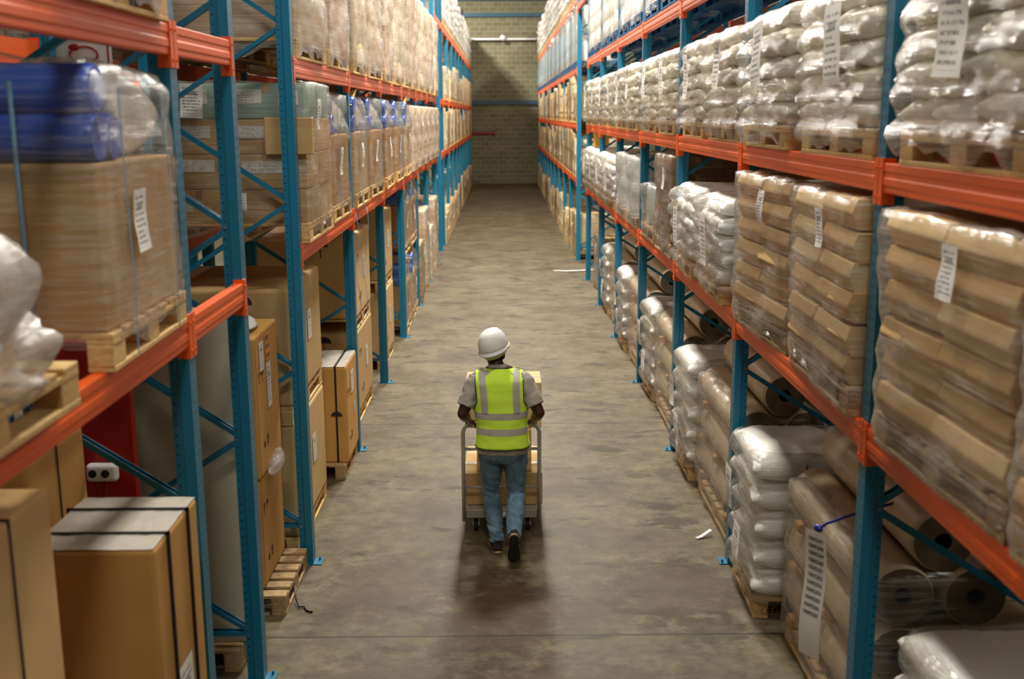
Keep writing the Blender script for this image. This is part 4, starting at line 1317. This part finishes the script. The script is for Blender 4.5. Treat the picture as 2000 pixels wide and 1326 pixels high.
fill(LF, 'left', -2.0, LLF[1], tanP+crP, 'far', 'upper shelf', .12)
fill(LF, 'left', -2.0, LLF[2], bagP, 'far', 'top shelf')

o = MB(); o.box(-.13, -.2, 0, .13, .2, .24); r = empty('plastic_crate', (1.86, 21.0, 2.74), 0, 'yellow plastic crate on the last white sacks before the cross-aisle, right', 'crate')
o.build('crate_body', M['yellow'], r, bevel=.01); o = MB(); o.box(-.14, -.21, .22, .14, .21, .25); o.build('rim', M['yellow'], r, bevel=.005)
# ------------------------------------------------------------------ the building
def struct(name, mb, mat):
    o = mb.build(name, mat); o['kind'] = 'structure'; return o
HB = 11.5
m = MB(); m.box(-9, -8, -.2, 9, 54.4, 0); struct('floor', m, M['floor'])
m = MB(); m.box(-9, 54.12, 0, 9, 54.4, HB); struct('wall_back', m, M['block'])
m = MB(); m.box(-9.2, -8, 0, -9, 54.4, HB); struct('wall_left', m, M['dark_wall'])
m = MB(); m.box(9, -8, 0, 9.2, 54.4, HB); struct('wall_right', m, M['dark_wall'])
m = MB(); m.box(-9, -8.2, 0, 9, -8, HB); struct('wall_front', m, M['dark_wall'])
m = MB(); m.box(-9.2, -8.2, HB, 9.2, 54.4, HB+.2); struct('ceiling', m, M['dark_wall'])
for n, z in enumerate((3.88, 7.96, 8.70)):
    m = MB(); m.box(-8.9, 54.0, z-.09, 8.9, 54.12, z+.09); struct(f'trim_{n+1}', m, M['girt'])
m = MB(); m.tube([(-8.9, 53.95, 6.83), (8.9, 53.95, 6.83)], .05, 10)
r = empty('white_pipe', (0, 53.95, 6.83), 0, 'thin white pipe running across the block wall at the far end', 'pipe')
m.v = [(a, b-53.95, c-6.83) for a, b, c in m.v]; m.build('pipe_run', M['white_plastic'], r, smooth=True)
m = MB(); m.ell((.02, -.14, .05), .14, .14, .14, 20, 12); m.build('round_fitting', M['white_plastic'], r, smooth=True)
m = MB(); m.tube([(-1.55, 54.045, 2.42), (-.45, 54.045, 2.42)], .075, 12); m.tube([(-.47, 54.01, 2.42), (-.38, 54.01, 2.42)], .11, 12)
tag(m.build('red_pipe', M['dark_red'], None, smooth=True, auto=.6), 'red pipe stub with a flange on the far wall beside the left rack', 'pipe')
m = MB(); m.tube([(-2.7, 53.9, 8.45), (-2.3, 53.9, 8.42), (-2.06, 53.9, 8.2), (-2.0, 53.9, 7.7)], .11, 12)
tag(m.build('red_duct', M['dark_red'], None, smooth=True), 'curved red pipe high on the far wall above the left rack', 'pipe')
# red column with a junction box behind the foreground rack, and a framed notice
m = MB(); m.box(-2.56, 5.84, 0, -2.06, 5.90, 2.15); tag(m.build('red_steel_panel', M['red_paint'], None, bevel=.006), 'red steel panel standing behind the foreground left rack', 'panel')
r = empty('junction_box', (-2.22, 5.80, 1.42), 0, 'small white junction box fixed to the red panel on the left', 'junction box')
m = MB(); m.box(-.09, -.04, -.05, .08, .02, .05); m.build('housing', M['white_plastic'], r, bevel=.02, seg=3)
for xx in (-.05, .02):
    m = MB(); m.tube([(xx, -.05, 0), (xx, -.035, 0)], .022, 14); m.build('socket', M['black_plastic'], r)
for xx in (-.03, .01):
    m = MB(); m.tube([(xx, -.01, -.05), (xx-.005, -.01, -.22)], .009, 8); m.build('cable', M['dark_red'], r)
r = empty('notice_board', (-2.30, 6.17, 3.63), 0, 'white notice with a red border and red symbol behind the nearest left shelf', 'sign')
m = MB(); m.box(-.17, -.008, -.15, .17, .0, .15); m.build('board', M['paper'], r)
m = MB()
for a in (((-.155, -.135), (.155, -.128)), ((-.155, .128), (.155, .135)), ((-.155, -.135), (-.148, .135)), ((.148, -.135), (.155, .135))):
    m.box(a[0][0], -.011, a[0][1], a[1][0], -.008, a[1][1])
m.build('red_border', M['red_paint'], r)
m = MB(); m.tube([(.02+.075*math.cos(k*PI/10), -.011, .045+.045*math.sin(k*PI/10)) for k in range(21)], .005, 6, caps=False); m.ell((-.03, -.012, .085), .03, .004, .018, 14, 8); m.build('red_symbol', M['red_paint'], r)
m = MB(); m.box(1.95, 21.5, 3.13, 2.6, 22.0, 3.13); 

# loose ends on the floor
def strip(name, pts, r_, mat, label, cat, flat=None, seg=6):
    mb = MB(); mb.tube(pts, r_, seg, 0, flat=flat); o = mb.build(name, mat, None, smooth=True); tag(o, label, cat); return o
def gl(px, py, z=.004): return None
strip('loose_strap', [(-1.49, 7.20, .10), (-1.47, 7.14, .03), (-1.43, 7.05, .012), (-1.40, 7.06, .010), (-1.37, 7.0, .008), (-1.33, 6.98, .008)], .007, M['strap_black'], 'black loose strap end lying on the floor by the protruding left pallet', 'strap')
strip('loose_strap', [(1.08, 23.55, .006), (1.35, 23.45, .01), (1.6, 23.42, .02), (1.9, 23.5, .03), (2.05, 23.45, .02)], .03, M['white_plastic'], 'white plastic strip lying across the floor at the cross-aisle on the right', 'plastic strip', (1, .3))
strip('loose_strap', [(-1.45+.02*math.sin(k), 10.75+.05*math.sin(k*.7)+.01*k, 2.40-.115*k) for k in range(11)], .008, M['strap_blue'], 'pale blue strap hanging down from the left lower shelf, nearer of two', 'strap', (1, .4))
strip('loose_strap', [(-1.44+.02*math.sin(k*.8), 11.55-.03*k+.03*math.sin(k*.5), 2.40-.10*k) for k in range(12)], .008, M['strap_blue'], 'pale blue strap hanging down from the left lower shelf, farther of two', 'strap', (1, .4))
strip('plastic_scrap', [(1.66, 8.32, .05), (1.58, 8.28, .012), (1.53, 8.25, .006)], .022, M['white_plastic'], 'small white and blue scrap on the floor beside the second right upright', 'scrap', (1, .3))

# ------------------------------------------------------------------ the trolley
cart = empty('platform_trolley', (-.03, 8.4, 0), 0, 'steel platform trolley pushed by the worker, loaded with cartons', 'trolley')
# local origin under the handle; the deck runs forward (+y)
W = .305
m = MB()
for s in (-1, 1):
    m.tube([(s*W, .0, .115), (s*W, 0, .60), (s*W, 0, .86), (s*(W-.012), 0, .895), (s*(W-.035), 0, .918), (s*(W-.07), 0, .926), (0, 0, .926)], .0165, 12)
m.build('push_handle', M['galv'], cart, smooth=True)
for z in (.72, .40):
    m = MB(); m.tube([(-W, 0, z), (W, 0, z)], .012, 10); m.build('crossbar', M['galv'], cart, smooth=True)
m = MB(); m.box(-W+.02, .02, .155, W-.02, 1.0, .20); m.box(-W+.02, .0, .135, W-.02, .025, .205); m.build('deck', M['galv'], cart, bevel=.004)
m = MB(); m.box(.0, -.003, .155, .035, .0, .185); m.build('maker_plate', M['label_few'], cart)
for sx in (-1, 1):
    for sy in (.09, .88):
        w = empty('caster', (sx*.21, sy, 0), 0, parent=cart)
        mm = MB(); mm.tube([(-.016, 0, .055), (.016, 0, .055)], .055, 20); c = mm.build('wheel', M['rubber'], w, smooth=True, auto=.6)
        mm = MB(); mm.box(-.026, -.03, .05, -.019, .03, .135); mm.box(.019, -.03, .05, .026, .03, .135); mm.box(-.035, -.04, .128, .035, .04, .136); mm.tube([(-.03, 0, .055), (.03, 0, .055)], .012, 8); mm.build('fork', M['galv'], w)
def cart_box(x0, y0, z0, x1, y1, z1, label, mat='card_lt', tape=True):
    r = empty('cardboard_carton', ((x0+x1)/2, (y0+y1)/2, z0), 0, label, 'carton', 'cartons on the trolley')
    dx, dy, dz = x1-x0, y1-y0, z1-z0
    m = MB(); m.loft([[(-dx/2, -dy/2, z), (dx/2, -dy/2, z), (dx/2, dy/2, z), (-dx/2, dy/2, z)] for z in (0, dz)]); m.build('box_body', M[mat], r, bevel=.004)
    m = MB(); m.box(-dx/2-.001, -.025, dz-.09, dx/2+.001, .025, dz+.0015); m.build('packing_tape', M['tape'], r)
    m = MB(); m.box(-dx/2+.0, -.002, dz+.0015, dx/2, .002, dz+.0022); m.build('flap_seam', M['ink'], r)
    return r
cart_box(-.335, 8.52, .205, .305, 9.06, .475, 'widest carton at the bottom of the trolley, against its deck', 'card')
cart_box(-.335, 9.08, .205, .30, 9.38, .44, 'carton at the front end of the trolley deck, mostly hidden', 'card_lt')
cart_box(-.23, 8.56, .48, .215, 9.0, .83, 'middle carton of the trolley stack, hidden behind the worker', 'card')
cart_box(-.315, 8.60, .835, .30, 9.0, 1.215, 'top carton of the trolley stack, in front of the worker at chest height', 'card_lt')

# ------------------------------------------------------------------ the worker
man = empty('person', (-.03, 8.0, 0), 0, 'worker from behind in white hard hat, yellow-green vest and blue jeans, pushing a trolley', 'person')
OX, OY = -.03, 8.0
def W_(x, y, z): return Vector((x-OX, y-OY, z))
pel = W_(-.018, 8.04, .87); waist = W_(-.02, 8.04, 1.02); chest = W_(-.035, 8.09, 1.26); nb = W_(-.05, 8.12, 1.45)
head = W_(-.078, 8.155, 1.562)
hipL, hipR = W_(-.105, 8.04, .85), W_(.075, 8.04, .85)
kL, kR = W_(-.112, 8.14, .47), W_(.085, 8.06, .46)
aL, aR = W_(-.066, 8.02, .095), W_(.062, 7.70, .255)
shL, shR = W_(-.222, 8.09, 1.365), W_(.148, 8.09, 1.37)
eL, eR = W_(-.318, 8.02, 1.12), W_(.262, 8.01, 1.125)
wL, wR = W_(-.288, 8.31, .985), W_(.226, 8.31, .985)

def ering(c, a, b, n=40, e=2.3, tiltx=0.0, lean=0.0):
    out = []
    for k in range(n):
        t = 2*PI*k/n; cc, ss = math.cos(t), math.sin(t)
        x = math.copysign(abs(cc)**(2/e), cc)*a; y = math.copysign(abs(ss)**(2/e), ss)*b
        out.append(Vector(c)+Vector((x, y, x*tiltx + y*lean)))
    return out

# torso profile used by body, shirt and vest: z, centre x, centre y, half width, half depth
TP = [(.78, -.018, 8.035, .165, .115), (.86, -.018, 8.035, .182, .130), (.95, -.02, 8.04, .170, .118), (1.04, -.022, 8.045, .165, .112), (1.14, -.028, 8.06, .176, .116),
      (1.24, -.033, 8.08, .190, .122), (1.32, -.037, 8.092, .196, .118), (1.38, -.040, 8.10, .186, .104), (1.42, -.043, 8.107, .150, .088), (1.45, -.046, 8.115, .098, .070), (1.48, -.05, 8.122, .066, .062)]
def tp(z):
    if z <= TP[0][0]: return TP[0][1:]
    for p, q in zip(TP, TP[1:]):
        if z <= q[0]:
            t = (z-p[0])/(q[0]-p[0]); return tuple(p[i]*(1-t)+q[i]*t for i in range(1, 5))
    return TP[-1][1:]

# body --------------------------------------------------------------
b = MB()
b.loft([ering(W_(cx_, cy_, z), a*.93, d*.92) for z, cx_, cy_, a, d in TP])
for hip, kn, an in ((hipL, kL, aL), (hipR, kR, aR)):
    b.capsule(hip, .088, kn, .056, 16); b.capsule(kn, .056, kn.lerp(an, .35), .056, 14); b.capsule(kn.lerp(an, .3), .057, an, .036, 14)
b.capsule(aL, .035, W_(-.072, 8.18, .035), .03); b.capsule(aR, .035, W_(.062, 7.745, .13), .028)
for sh, el, wr in ((shL, eL, wL), (shR, eR, wR)):
    b.capsule(sh, .058, el, .043, 16); b.capsule(sh.lerp(el, .25), .056, sh.lerp(el, .65), .050, 16)
    b.capsule(el, .043, el.lerp(wr, .3), .045, 14); b.capsule(el.lerp(wr, .3), .045, wr, .027, 14)
# neck and head
b.capsule(nb - Vector((0, .01, .02)), .060, head - Vector((-.006, .012, .05)), .055, 18)
hz = Matrix.Rotation(-.32, 3, 'Z') @ Matrix.Rotation(.10, 3, 'Y')          # turned and tilted a little to the right
def H_(x, y, z): return head + hz @ Vector((x, y, z))
b.ell(H_(0, -.012, .035), .076, .095, .092, 24, 16, 0, hz)
b.ell(H_(0, .022, -.035), .060, .070, .085, 20, 14, 0, hz)
b.capsule(H_(0, .088, .01), .010, H_(0, .108, -.022), .014)                  # nose
b.capsule(H_(-.02, .082, -.055), .009, H_(.02, .082, -.055), .009)           # lips
b.ell(H_(0, .075, -.095), .025, .02, .018, 12, 8, 0, hz)                     # chin
for s in (-1, 1):
    b.ell(H_(s*.078, -.006, -.005), .012, .020, .034, 12, 8, 0, hz)          # ears
    b.ell(H_(s*.082, .0, -.018), .009, .012, .018, 10, 6, 0, hz)
# hands on the handle: palm, four fingers bent over the tube, thumb from the side of the palm
hy_, hzz = 8.40, .926
for s, wr in ((-1, wL), (1, wR)):
    cx_ = -.03 + s*.245
    palm0 = wr; palm1 = W_(cx_, 8.375, .955)
    b.capsule(palm0, .026, palm0.lerp(palm1, .5), .024)
    for q, f in enumerate((-.033, -.011, .011, .033)):
        ln = [.85, 1.0, 1.05, .92][q] if s < 0 else [.92, 1.05, 1.0, .85][q]
        k0 = W_(cx_+f, 8.375, .955 + (.003 if q in (1, 2) else 0))
        b.capsule(palm0.lerp(k0, .45), .015, k0, .0115, 10)
        k1 = W_(cx_+f*1.05, 8.375+.036*ln, .957); k2 = W_(cx_+f*1.05, 8.40+.030*ln, .957-.030*ln); k3 = W_(cx_+f*1.0, 8.40+.010, .957-.052*ln)
        b.capsule(k0, .0108, k1, .0096, 10); b.capsule(k1, .0096, k2, .0088, 10); b.capsule(k2, .0088, k3, .0078, 10)
    t0 = palm0.lerp(palm1, .45) + Vector((-s*.018, 0, -.004)); t1 = W_(cx_-s*.048, 8.368, .930); t2 = W_(cx_-s*.040, 8.388, .902)
    b.capsule(t0, .015, t1, .0115, 10); b.capsule(t1, .0115, t2, .0095, 10)
body = b.build('body', M['skin'], man, smooth=True)
bake(body, [('REMESH', dict(mode='VOXEL', voxel_size=.0052)), ('SMOOTH', dict(iterations=4, factor=.5))])
body.data.materials.clear(); body.data.materials.append(M['skin'])
for s in (-1, 1):
    e = MB(); e.ell(H_(s*.030, .080, .012), .012, .009, .009, 12, 8, 0, hz); eo = e.build('eye', M['sclera'], man, smooth=True)
    e = MB(); e.ell(H_(s*.031, .0875, .012), .005, .003, .005, 10, 6, 0, hz); e.build('iris', M['black_plastic'], eo, smooth=True)
h = MB(); h.ell(H_(0, -.022, .030), .0785, .094, .088, 24, 16, 0, hz); h.v = [v for v in h.v]
h.build('hair', M['hair'], man, smooth=True)

# jeans --------------------------------------------------------------
j = MB()
j.loft([ering(W_(-.018, 8.036, z), a, d) for z, a, d in ((.955, .170, .120), (.90, .181, .128), (.84, .188, .136), (.78, .176, .128), (.74, .15, .10))])
for hip, kn, an, s in ((hipL, kL, aL, -1), (hipR, kR, aR, 1)):
    n0 = (kn-hip); n1 = (an-kn)
    def ringat(p, d, r, sq=1.0):
        q = d.normalized().to_track_quat('Z', 'Y').to_matrix()
        return [p + q @ Vector((math.cos(2*PI*k/28)*r, math.sin(2*PI*k/28)*r*sq, 0)) for k in range(28)]
    rings = [ringat(hip+Vector((0, 0, -.0)), n0, .100), ringat(hip.lerp(kn, .25), n0, .097), ringat(hip.lerp(kn, .6), n0, .083), ringat(hip.lerp(kn, .88), n0, .074),
             ringat(kn, (n0.normalized()+n1.normalized()), .073), ringat(kn.lerp(an, .2), n1, .070), ringat(kn.lerp(an, .45), n1, .070), ringat(kn.lerp(an, .75), n1, .061), ringat(kn.lerp(an, .96), n1, .056), ringat(kn.lerp(an, 1.02), n1, .058)]
    j.loft(rings)
for kn in (kL, kR): j.ell(kn+Vector((0, -.004, -.01)), .072, .074, .10, 18, 12)
jeans = j.build('jeans', M['denim'], man, smooth=True)
bake(jeans, [('REMESH', dict(mode='VOXEL', voxel_size=.009)), ('SMOOTH', dict(iterations=5, factor=.5))])
for v in jeans.data.vertices:
    p = v.co; z = p.z
    wr = math.exp(-((z-.15)/.10)**2)*1.2 + math.exp(-((z-.46)/.09)**2)*1.1 + math.exp(-((z-.72)/.06)**2)*.5 + .25
    d = .011*wr*noise.noise(Vector((p.x*9, p.y*9, z*34+p.x*12))) + .006*noise.noise(p*14)
    v.co = p + v.normal*d
jeans.data.materials.clear(); jeans.data.materials.append(M['denim'])
for s, x in ((-1, -.092), (1, .055)):
    m = MB(); pts = []
    for k in range(13):
        u = k/12
        px_ = [-.058, -.055, -.05, 0, .05, .055, .058][int(u*6)] if 0 else 0
    yb = 7.897
    pts = [(-.055, .895), (-.053, .80), (0, .775), (.053, .80), (.055, .895)]
    m.tube([W_(x+a, 8.036-.134*(1-abs((x+a+.018)/.19)**2.3)**(1/2.3)-.006, z) for a, z in pts for _ in (0,)], .0014, 5)
    m.build('pocket_seam', M['denim_dark'], jeans)

# shirt --------------------------------------------------------------
s_ = MB()
SP = [(.815, 1.10), (.86, 1.09), (.95, 1.10), (1.04, 1.10), (1.14, 1.07), (1.24, 1.05), (1.32, 1.04), (1.38, 1.03), (1.42, 1.02), (1.448, 1.03)]
rr_ = []
for z, k in SP:
    cx_, cy_, a, d = tp(z); rr_.append(ering(W_(cx_, cy_, z), a*k+.004, d*k+.004))
s_.loft(rr_)
for sh, el in ((shL, eL), (shR, eR)):
    d = (el-sh)
    def rg(t, r):
        q = d.normalized().to_track_quat('Z', 'Y').to_matrix(); p = sh + d*t
        return [p + q @ Vector((math.cos(2*PI*k/24)*r, math.sin(2*PI*k/24)*r, 0)) for k in range(24)]
    s_.ell(sh+Vector((0, 0, -.008)), .066, .064, .060, 18, 12)
    s_.loft([rg(-.12, .055), rg(.1, .071), rg(.4, .070), rg(.72, .071), rg(.78, .071)])
shirt = s_.build('shirt', M['shirt'], man, smooth=True)
bake(shirt, [('REMESH', dict(mode='VOXEL', voxel_size=.008)), ('SMOOTH', dict(iterations=4, factor=.5))])
for v in shirt.data.vertices:
    p = v.co; v.co = p + v.normal*(.006*noise.noise(Vector((p.x*14, p.y*14, p.z*20)))+.004*noise.noise(p*30))
shirt.data.materials.clear(); shirt.data.materials.append(M['shirt'])
m = MB(); ring = []
cpts = [nb + Vector((.072*math.cos(2*PI*k/24), .066*math.sin(2*PI*k/24)-.002, .012 - .012*math.sin(2*PI*k/24))) for k in range(25)]
m.tube(cpts, .013, 8, 0, caps=False, flat=(.6, 1.5)); m.build('collar', M['shirt'], man, smooth=True)

# vest ---------------------------------------------------------------
OFF = .017
def vest_hw(z):
    cx_, cy_, a, d = tp(min(z, 1.32))
    full = a*1.06+OFF
    if z < 1.15: return full
    t = min(1, (z-1.15)/.07)
    return min(full*(1-t) + (.176 + max(0, z-1.25)*.04)*t, full*.985)
def vest_pt(u, z, back=True, off=0.0):
    cx_, cy_, a, d = tp(z)
    a1, d1 = tp(min(z, 1.345))[2:]
    if z > 1.345: cx_ = -.040
    A = a1*1.06+OFF+off; x = u*vest_hw(z)
    D = d1*1.07+OFF+off+.006*max(0, min(1, (z-1.33)/.04))
    if z > 1.345:
        zt = 1.462 - .030*min(1, (x/.178)**2)
        t = min(1, (z-1.345)/(zt-1.345))**1.7
        D = D*(1-t) + (.007 + .070*math.exp(-(x/.080)**4) + off)*t
    q = max(0.0, 1-abs(x/A)**2.4)**(1/2.4)
    y = cy_ + (-D*q if back else D*q)
    wob = .005*noise.noise(Vector((x*9, z*14, 1 if back else 5))) + .003*noise.noise(Vector((x*16, z*30, 3)))*(z < 1.14)
    return W_(cx_+x, y + (-wob if back else wob), z)
def vest_patch(mb, u0, u1, z0, z1, back=True, off=0.0, nu=30, nz=10, zf=None, mi=0):
    b0 = len(mb.v)
    for jz in range(nz+1):
        for iu in range(nu+1):
            u = u0+(u1-u0)*iu/nu; z = z0+(z1-z0)*jz/nz
            if zf: z = zf(u, jz/nz)
            mb.v.append(tuple(vest_pt(u, z, back, off)))
    for jz in range(nz):
        for iu in range(nu):
            a = b0+jz*(nu+1)+iu
            f = [a, a+1, a+nu+2, a+nu+1]
            mb.f.append(f if back else f[::-1]); mb.m.append(mi)
def vtop(u, t):
    zt = 1.462 - .030*abs(u)**2
    return .868 + (zt-.868)*t
v = MB(); vest_patch(v, -1, 1, .868, 1.45, True, 0, 44, 40, vtop); vest_patch(v, -1, 1, .868, 1.45, False, 0, 44, 40, vtop)
vest = v.build('safety_vest', M['vest'], man, smooth=True)
sol = vest.modifiers.new('thickness', 'SOLIDIFY'); sol.thickness = .003; sol.offset = 1
def hw_x(x, z):      # convert a distance from the centre line to u
    return x/vest_hw(z)
for back in (True, False):
    for z0, z1 in ((1.095, 1.145), (.975, 1.025)):
        m = MB(); vest_patch(m, -1, 1, z0, z1, back, .004, 44, 3); m.build('reflective_band', M['reflect'], vest, smooth=True)
    for s in (-1, 1):
        m = MB(); b0 = len(m.v); nz = 18
        for jz in range(nz+1):
            z = 1.145 + (1.452-1.145)*jz/nz
            for iu in range(5):
                x = s*.122 + (.026*(iu/4*2-1))
                x += s*.008*max(0, (z-1.3)/.1)
                m.v.append(tuple(vest_pt(hw_x(x, z), z, back, .0085)))
        for jz in range(nz):
            for iu in range(4):
                a = b0+jz*5+iu; f = [a, a+1, a+6, a+5]; m.f.append(f if back else f[::-1]); m.m.append(0)
        m.build('reflective_strip', M['reflect'], vest, smooth=True)
for s in (-1, 1):
    for back in (True, False):
        m = MB(); m.tube([vest_pt(s*1.0, 1.14+(1.43-1.14)*k/24, back, .002) for k in range(25)], .0042, 6); m.build('black_piping', M['piping'], vest, smooth=True)
for back in (True, False):
    m = MB(); m.tube([vest_pt(-1+2*k/40, .868, back, .002) for k in range(41)], .004, 6); m.build('black_piping', M['piping'], vest, smooth=True)
    m = MB(); m.tube([vest_pt(-.55+1.1*k/24, vtop(-.55+1.1*k/24, 1), back, .002) for k in range(25)], .0042, 6); m.build('black_piping', M['piping'], vest, smooth=True)

# shoes --------------------------------------------------------------
def shoe(ankle, pitch, yaw, loc):
    g = MB()
    # local: heel at y=-.07, toe at y=.20, sole at z=0
    sec = [(-.078, .026, .03, .055), (-.06, .036, .045, .085), (-.02, .040, .05, .098), (.03, .042, .047, .085), (.08, .047, .038, .062), (.13, .050, .032, .048), (.175, .042, .026, .038), (.200, .022, .020, .026)]
    rings = []
    for y, hw, _, ht in sec:
        rings.append([Vector((hw*math.copysign(abs(math.cos(t))**.8, math.cos(t)), y, .022 + (ht-.0)*max(0, math.sin(t))**.8 if math.sin(t) > 0 else .022)) for t in [2*PI*k/24 for k in range(24)]])
    g.loft(rings)
    Mx = Matrix.Translation(loc) @ Matrix.Rotation(yaw, 4, 'Z') @ Matrix.Rotation(pitch, 4, 'X')
    def T(mb): mb.v = [tuple(Mx @ Vector(q)) for q in mb.v]; return mb
    up = T(g).build('shoe', M['shoe'], man, smooth=True)
    ol = [(-.086, 0), (-.078, .024), (-.055, .037), (-.02, .040), (.03, .039), (.08, .048), (.13, .052), (.175, .045), (.198, .026), (.207, 0)]
    poly = [(x, y) for y, x in ol] + [(-x, y) for y, x in ol[::-1]]
    poly = [p for k, p in enumerate(poly) if k == 0 or p != poly[k-1]]
    q = MB(); q.prism(poly[::-1], 'z', .010, .026); T(q).build('midsole', M['welt'], up)
    q = MB()
    q.prism([(x*.94, y*.985+.001) for x, y in poly[::-1]], 'z', .0, .010); T(q).build('outsole', M['sole'], up)
    c = MB(); c.tube([Mx @ Vector((.034*math.cos(2*PI*k/16), -.035+.042*math.sin(2*PI*k/16), .108)) for k in range(17)], .009, 6, caps=False); c.build('ankle_collar', M['shoe'], up, smooth=True)
shoe(aL, 0.0, .12, W_(-.070, 8.045, .001))
shoe(aR, -1.15, 0.02, W_(.064, 7.66, .215))

# hard hat -----------------------------------------------------------
hat = empty('hard_hat', H_(-.004, -.012, .050), 0, parent=man)
hat.rotation_euler = (Matrix.Rotation(-.34, 3, 'Z') @ Matrix.Rotation(-.20, 3, 'Y') @ Matrix.Rotation(.24, 3, 'X')).to_euler()
m = MB(); seg = 56; rings = []
for i in range(15):
    a = PI/2*i/14; r0 = math.cos(a)**.70; zz = math.sin(a)
    ring = []
    for k in range(seg):
        t = 2*PI*k/seg
        x = math.cos(t)*.113*r0; y = math.sin(t)*.138*r0
        rid = 0
        for cx_ in (-.036, .036): rid += .014*math.exp(-((x-cx_)/.0055)**2)*min(1, zz*4)*min(1, (1-zz)*6)
        rid += .006*math.exp(-(x/.016)**2)*min(1, zz*3)*min(1, (1-zz)*8)
        ring.append((x*(1+rid), y*(1+rid), zz*.140 + rid*zz*.5))
    rings.append(ring)
m.loft(rings, caps=True); m.build('shell', M['white_plastic'], hat, smooth=True)
m = MB(); rings = []
for q, (r0, z) in enumerate(((1.0, .006), (1.03, -.006), (1.09, -.014), (1.10, -.020), (1.08, -.024), (.97, -.014))):
    ring = []
    for k in range(seg):
        t = 2*PI*k/seg; pk = max(0, math.sin(t))**3 * (.24 if r0 > 1.1 else .02)
        ring.append((math.cos(t)*.112*r0, math.sin(t)*.138*(r0+pk), z-pk*.05))
    rings.append(ring)
m.loft(rings, caps=False); m.build('brim', M['white_plastic'], hat, smooth=True)
m = MB(); m.tube([(math.cos(t)*.094, math.sin(t)*.112-.004, -.030+.012*math.sin(t)) for t in [PI+PI*k/16 for k in range(17)]], .012, 8, flat=(.35, 1.5)); m.build('headband', m_plain('pale_green_band', srgb(196, 214, 150), .5), hat, smooth=True)
for s in (-1, 1):
    m = MB(); m.box(s*.118-.006, -.03, -.018, s*.118+.006, .0, -.008); m.build('side_slot', M['galv'], hat)

# ------------------------------------------------------------------ light
def lamp(name, loc, size, power, col=(1.0, .95, .86), rot=(0, 0, 0), sy=None, spread=None):
    l = bpy.data.lights.new(name, 'AREA'); l.energy = power; l.color = col; l.shape = 'RECTANGLE'; l.size = size; l.size_y = sy or size
    if spread: l.spread = spread
    o = bpy.data.objects.new(name, l); COL.objects.link(o); o.location = loc; o.rotation_euler = rot
    return o
for y, p in ((-2, 300), (5.5, 240), (13.5, 1050), (21, 1250), (29, 850), (37, 350)):
    lamp('high_bay_lamp', (.08, y, 9.6), 1.1, p, sy=1.1)
for x, y, p in ((-4.6, 47.5, 2300), (4.8, 44, 1100), (-4.8, 36, 500), (4.8, 32, 600)):
    lamp('side_aisle_lamp', (x, y, 10.2), 1.1, p, sy=1.1)
for x in (-6.4, 6.6):  # added fill lights beyond the racks, lifting the dark shelf interiors
    for y in (3, 13, 23):
        lamp('side_fill_light', (x, y, 9.6), 1.1, 200, sy=1.1)
w = bpy.data.worlds.new('World'); scene.world = w; w.use_nodes = True
w.node_tree.nodes['Background'].inputs[0].default_value = (.9, .95, 1, 1); w.node_tree.nodes['Background'].inputs[1].default_value = .05

# ------------------------------------------------------------------ camera
cd = bpy.data.cameras.new('camera'); cam = bpy.data.objects.new('camera', cd); COL.objects.link(cam)
cd.sensor_width = 36; cd.lens = 38.417; cd.clip_end = 200; cd.clip_start = .05
Rm = Matrix([[0.99995374, 0.00650044, -0.00709021], [-0.00825901, 0.20234578, -0.97927931], [-0.00493108, 0.97929256, 0.20239011]])
# columns of the matrix are the camera axes written in world coordinates
cam.matrix_world = Matrix.Translation((0, 0, 3.35)) @ Rm.to_4x4()
cd.dof.use_dof = True; cd.dof.focus_distance = 9.2; cd.dof.aperture_fstop = 2.0
scene.camera = cam
scene.view_settings.view_transform = 'Standard'; scene.view_settings.look = 'None'; scene.view_settings.gamma = 1.0
scene.view_settings.use_curve_mapping = False
scene.view_settings.exposure = 0.16
scene.cycles.max_bounces = 8; scene.cycles.transparent_max_bounces = 16

for o in COL.objects:
    if 'label' in o and not o.parent and not (4 <= len(o['label'].split()) <= 16): print('LABELLEN', len(o['label'].split()), o['label'])
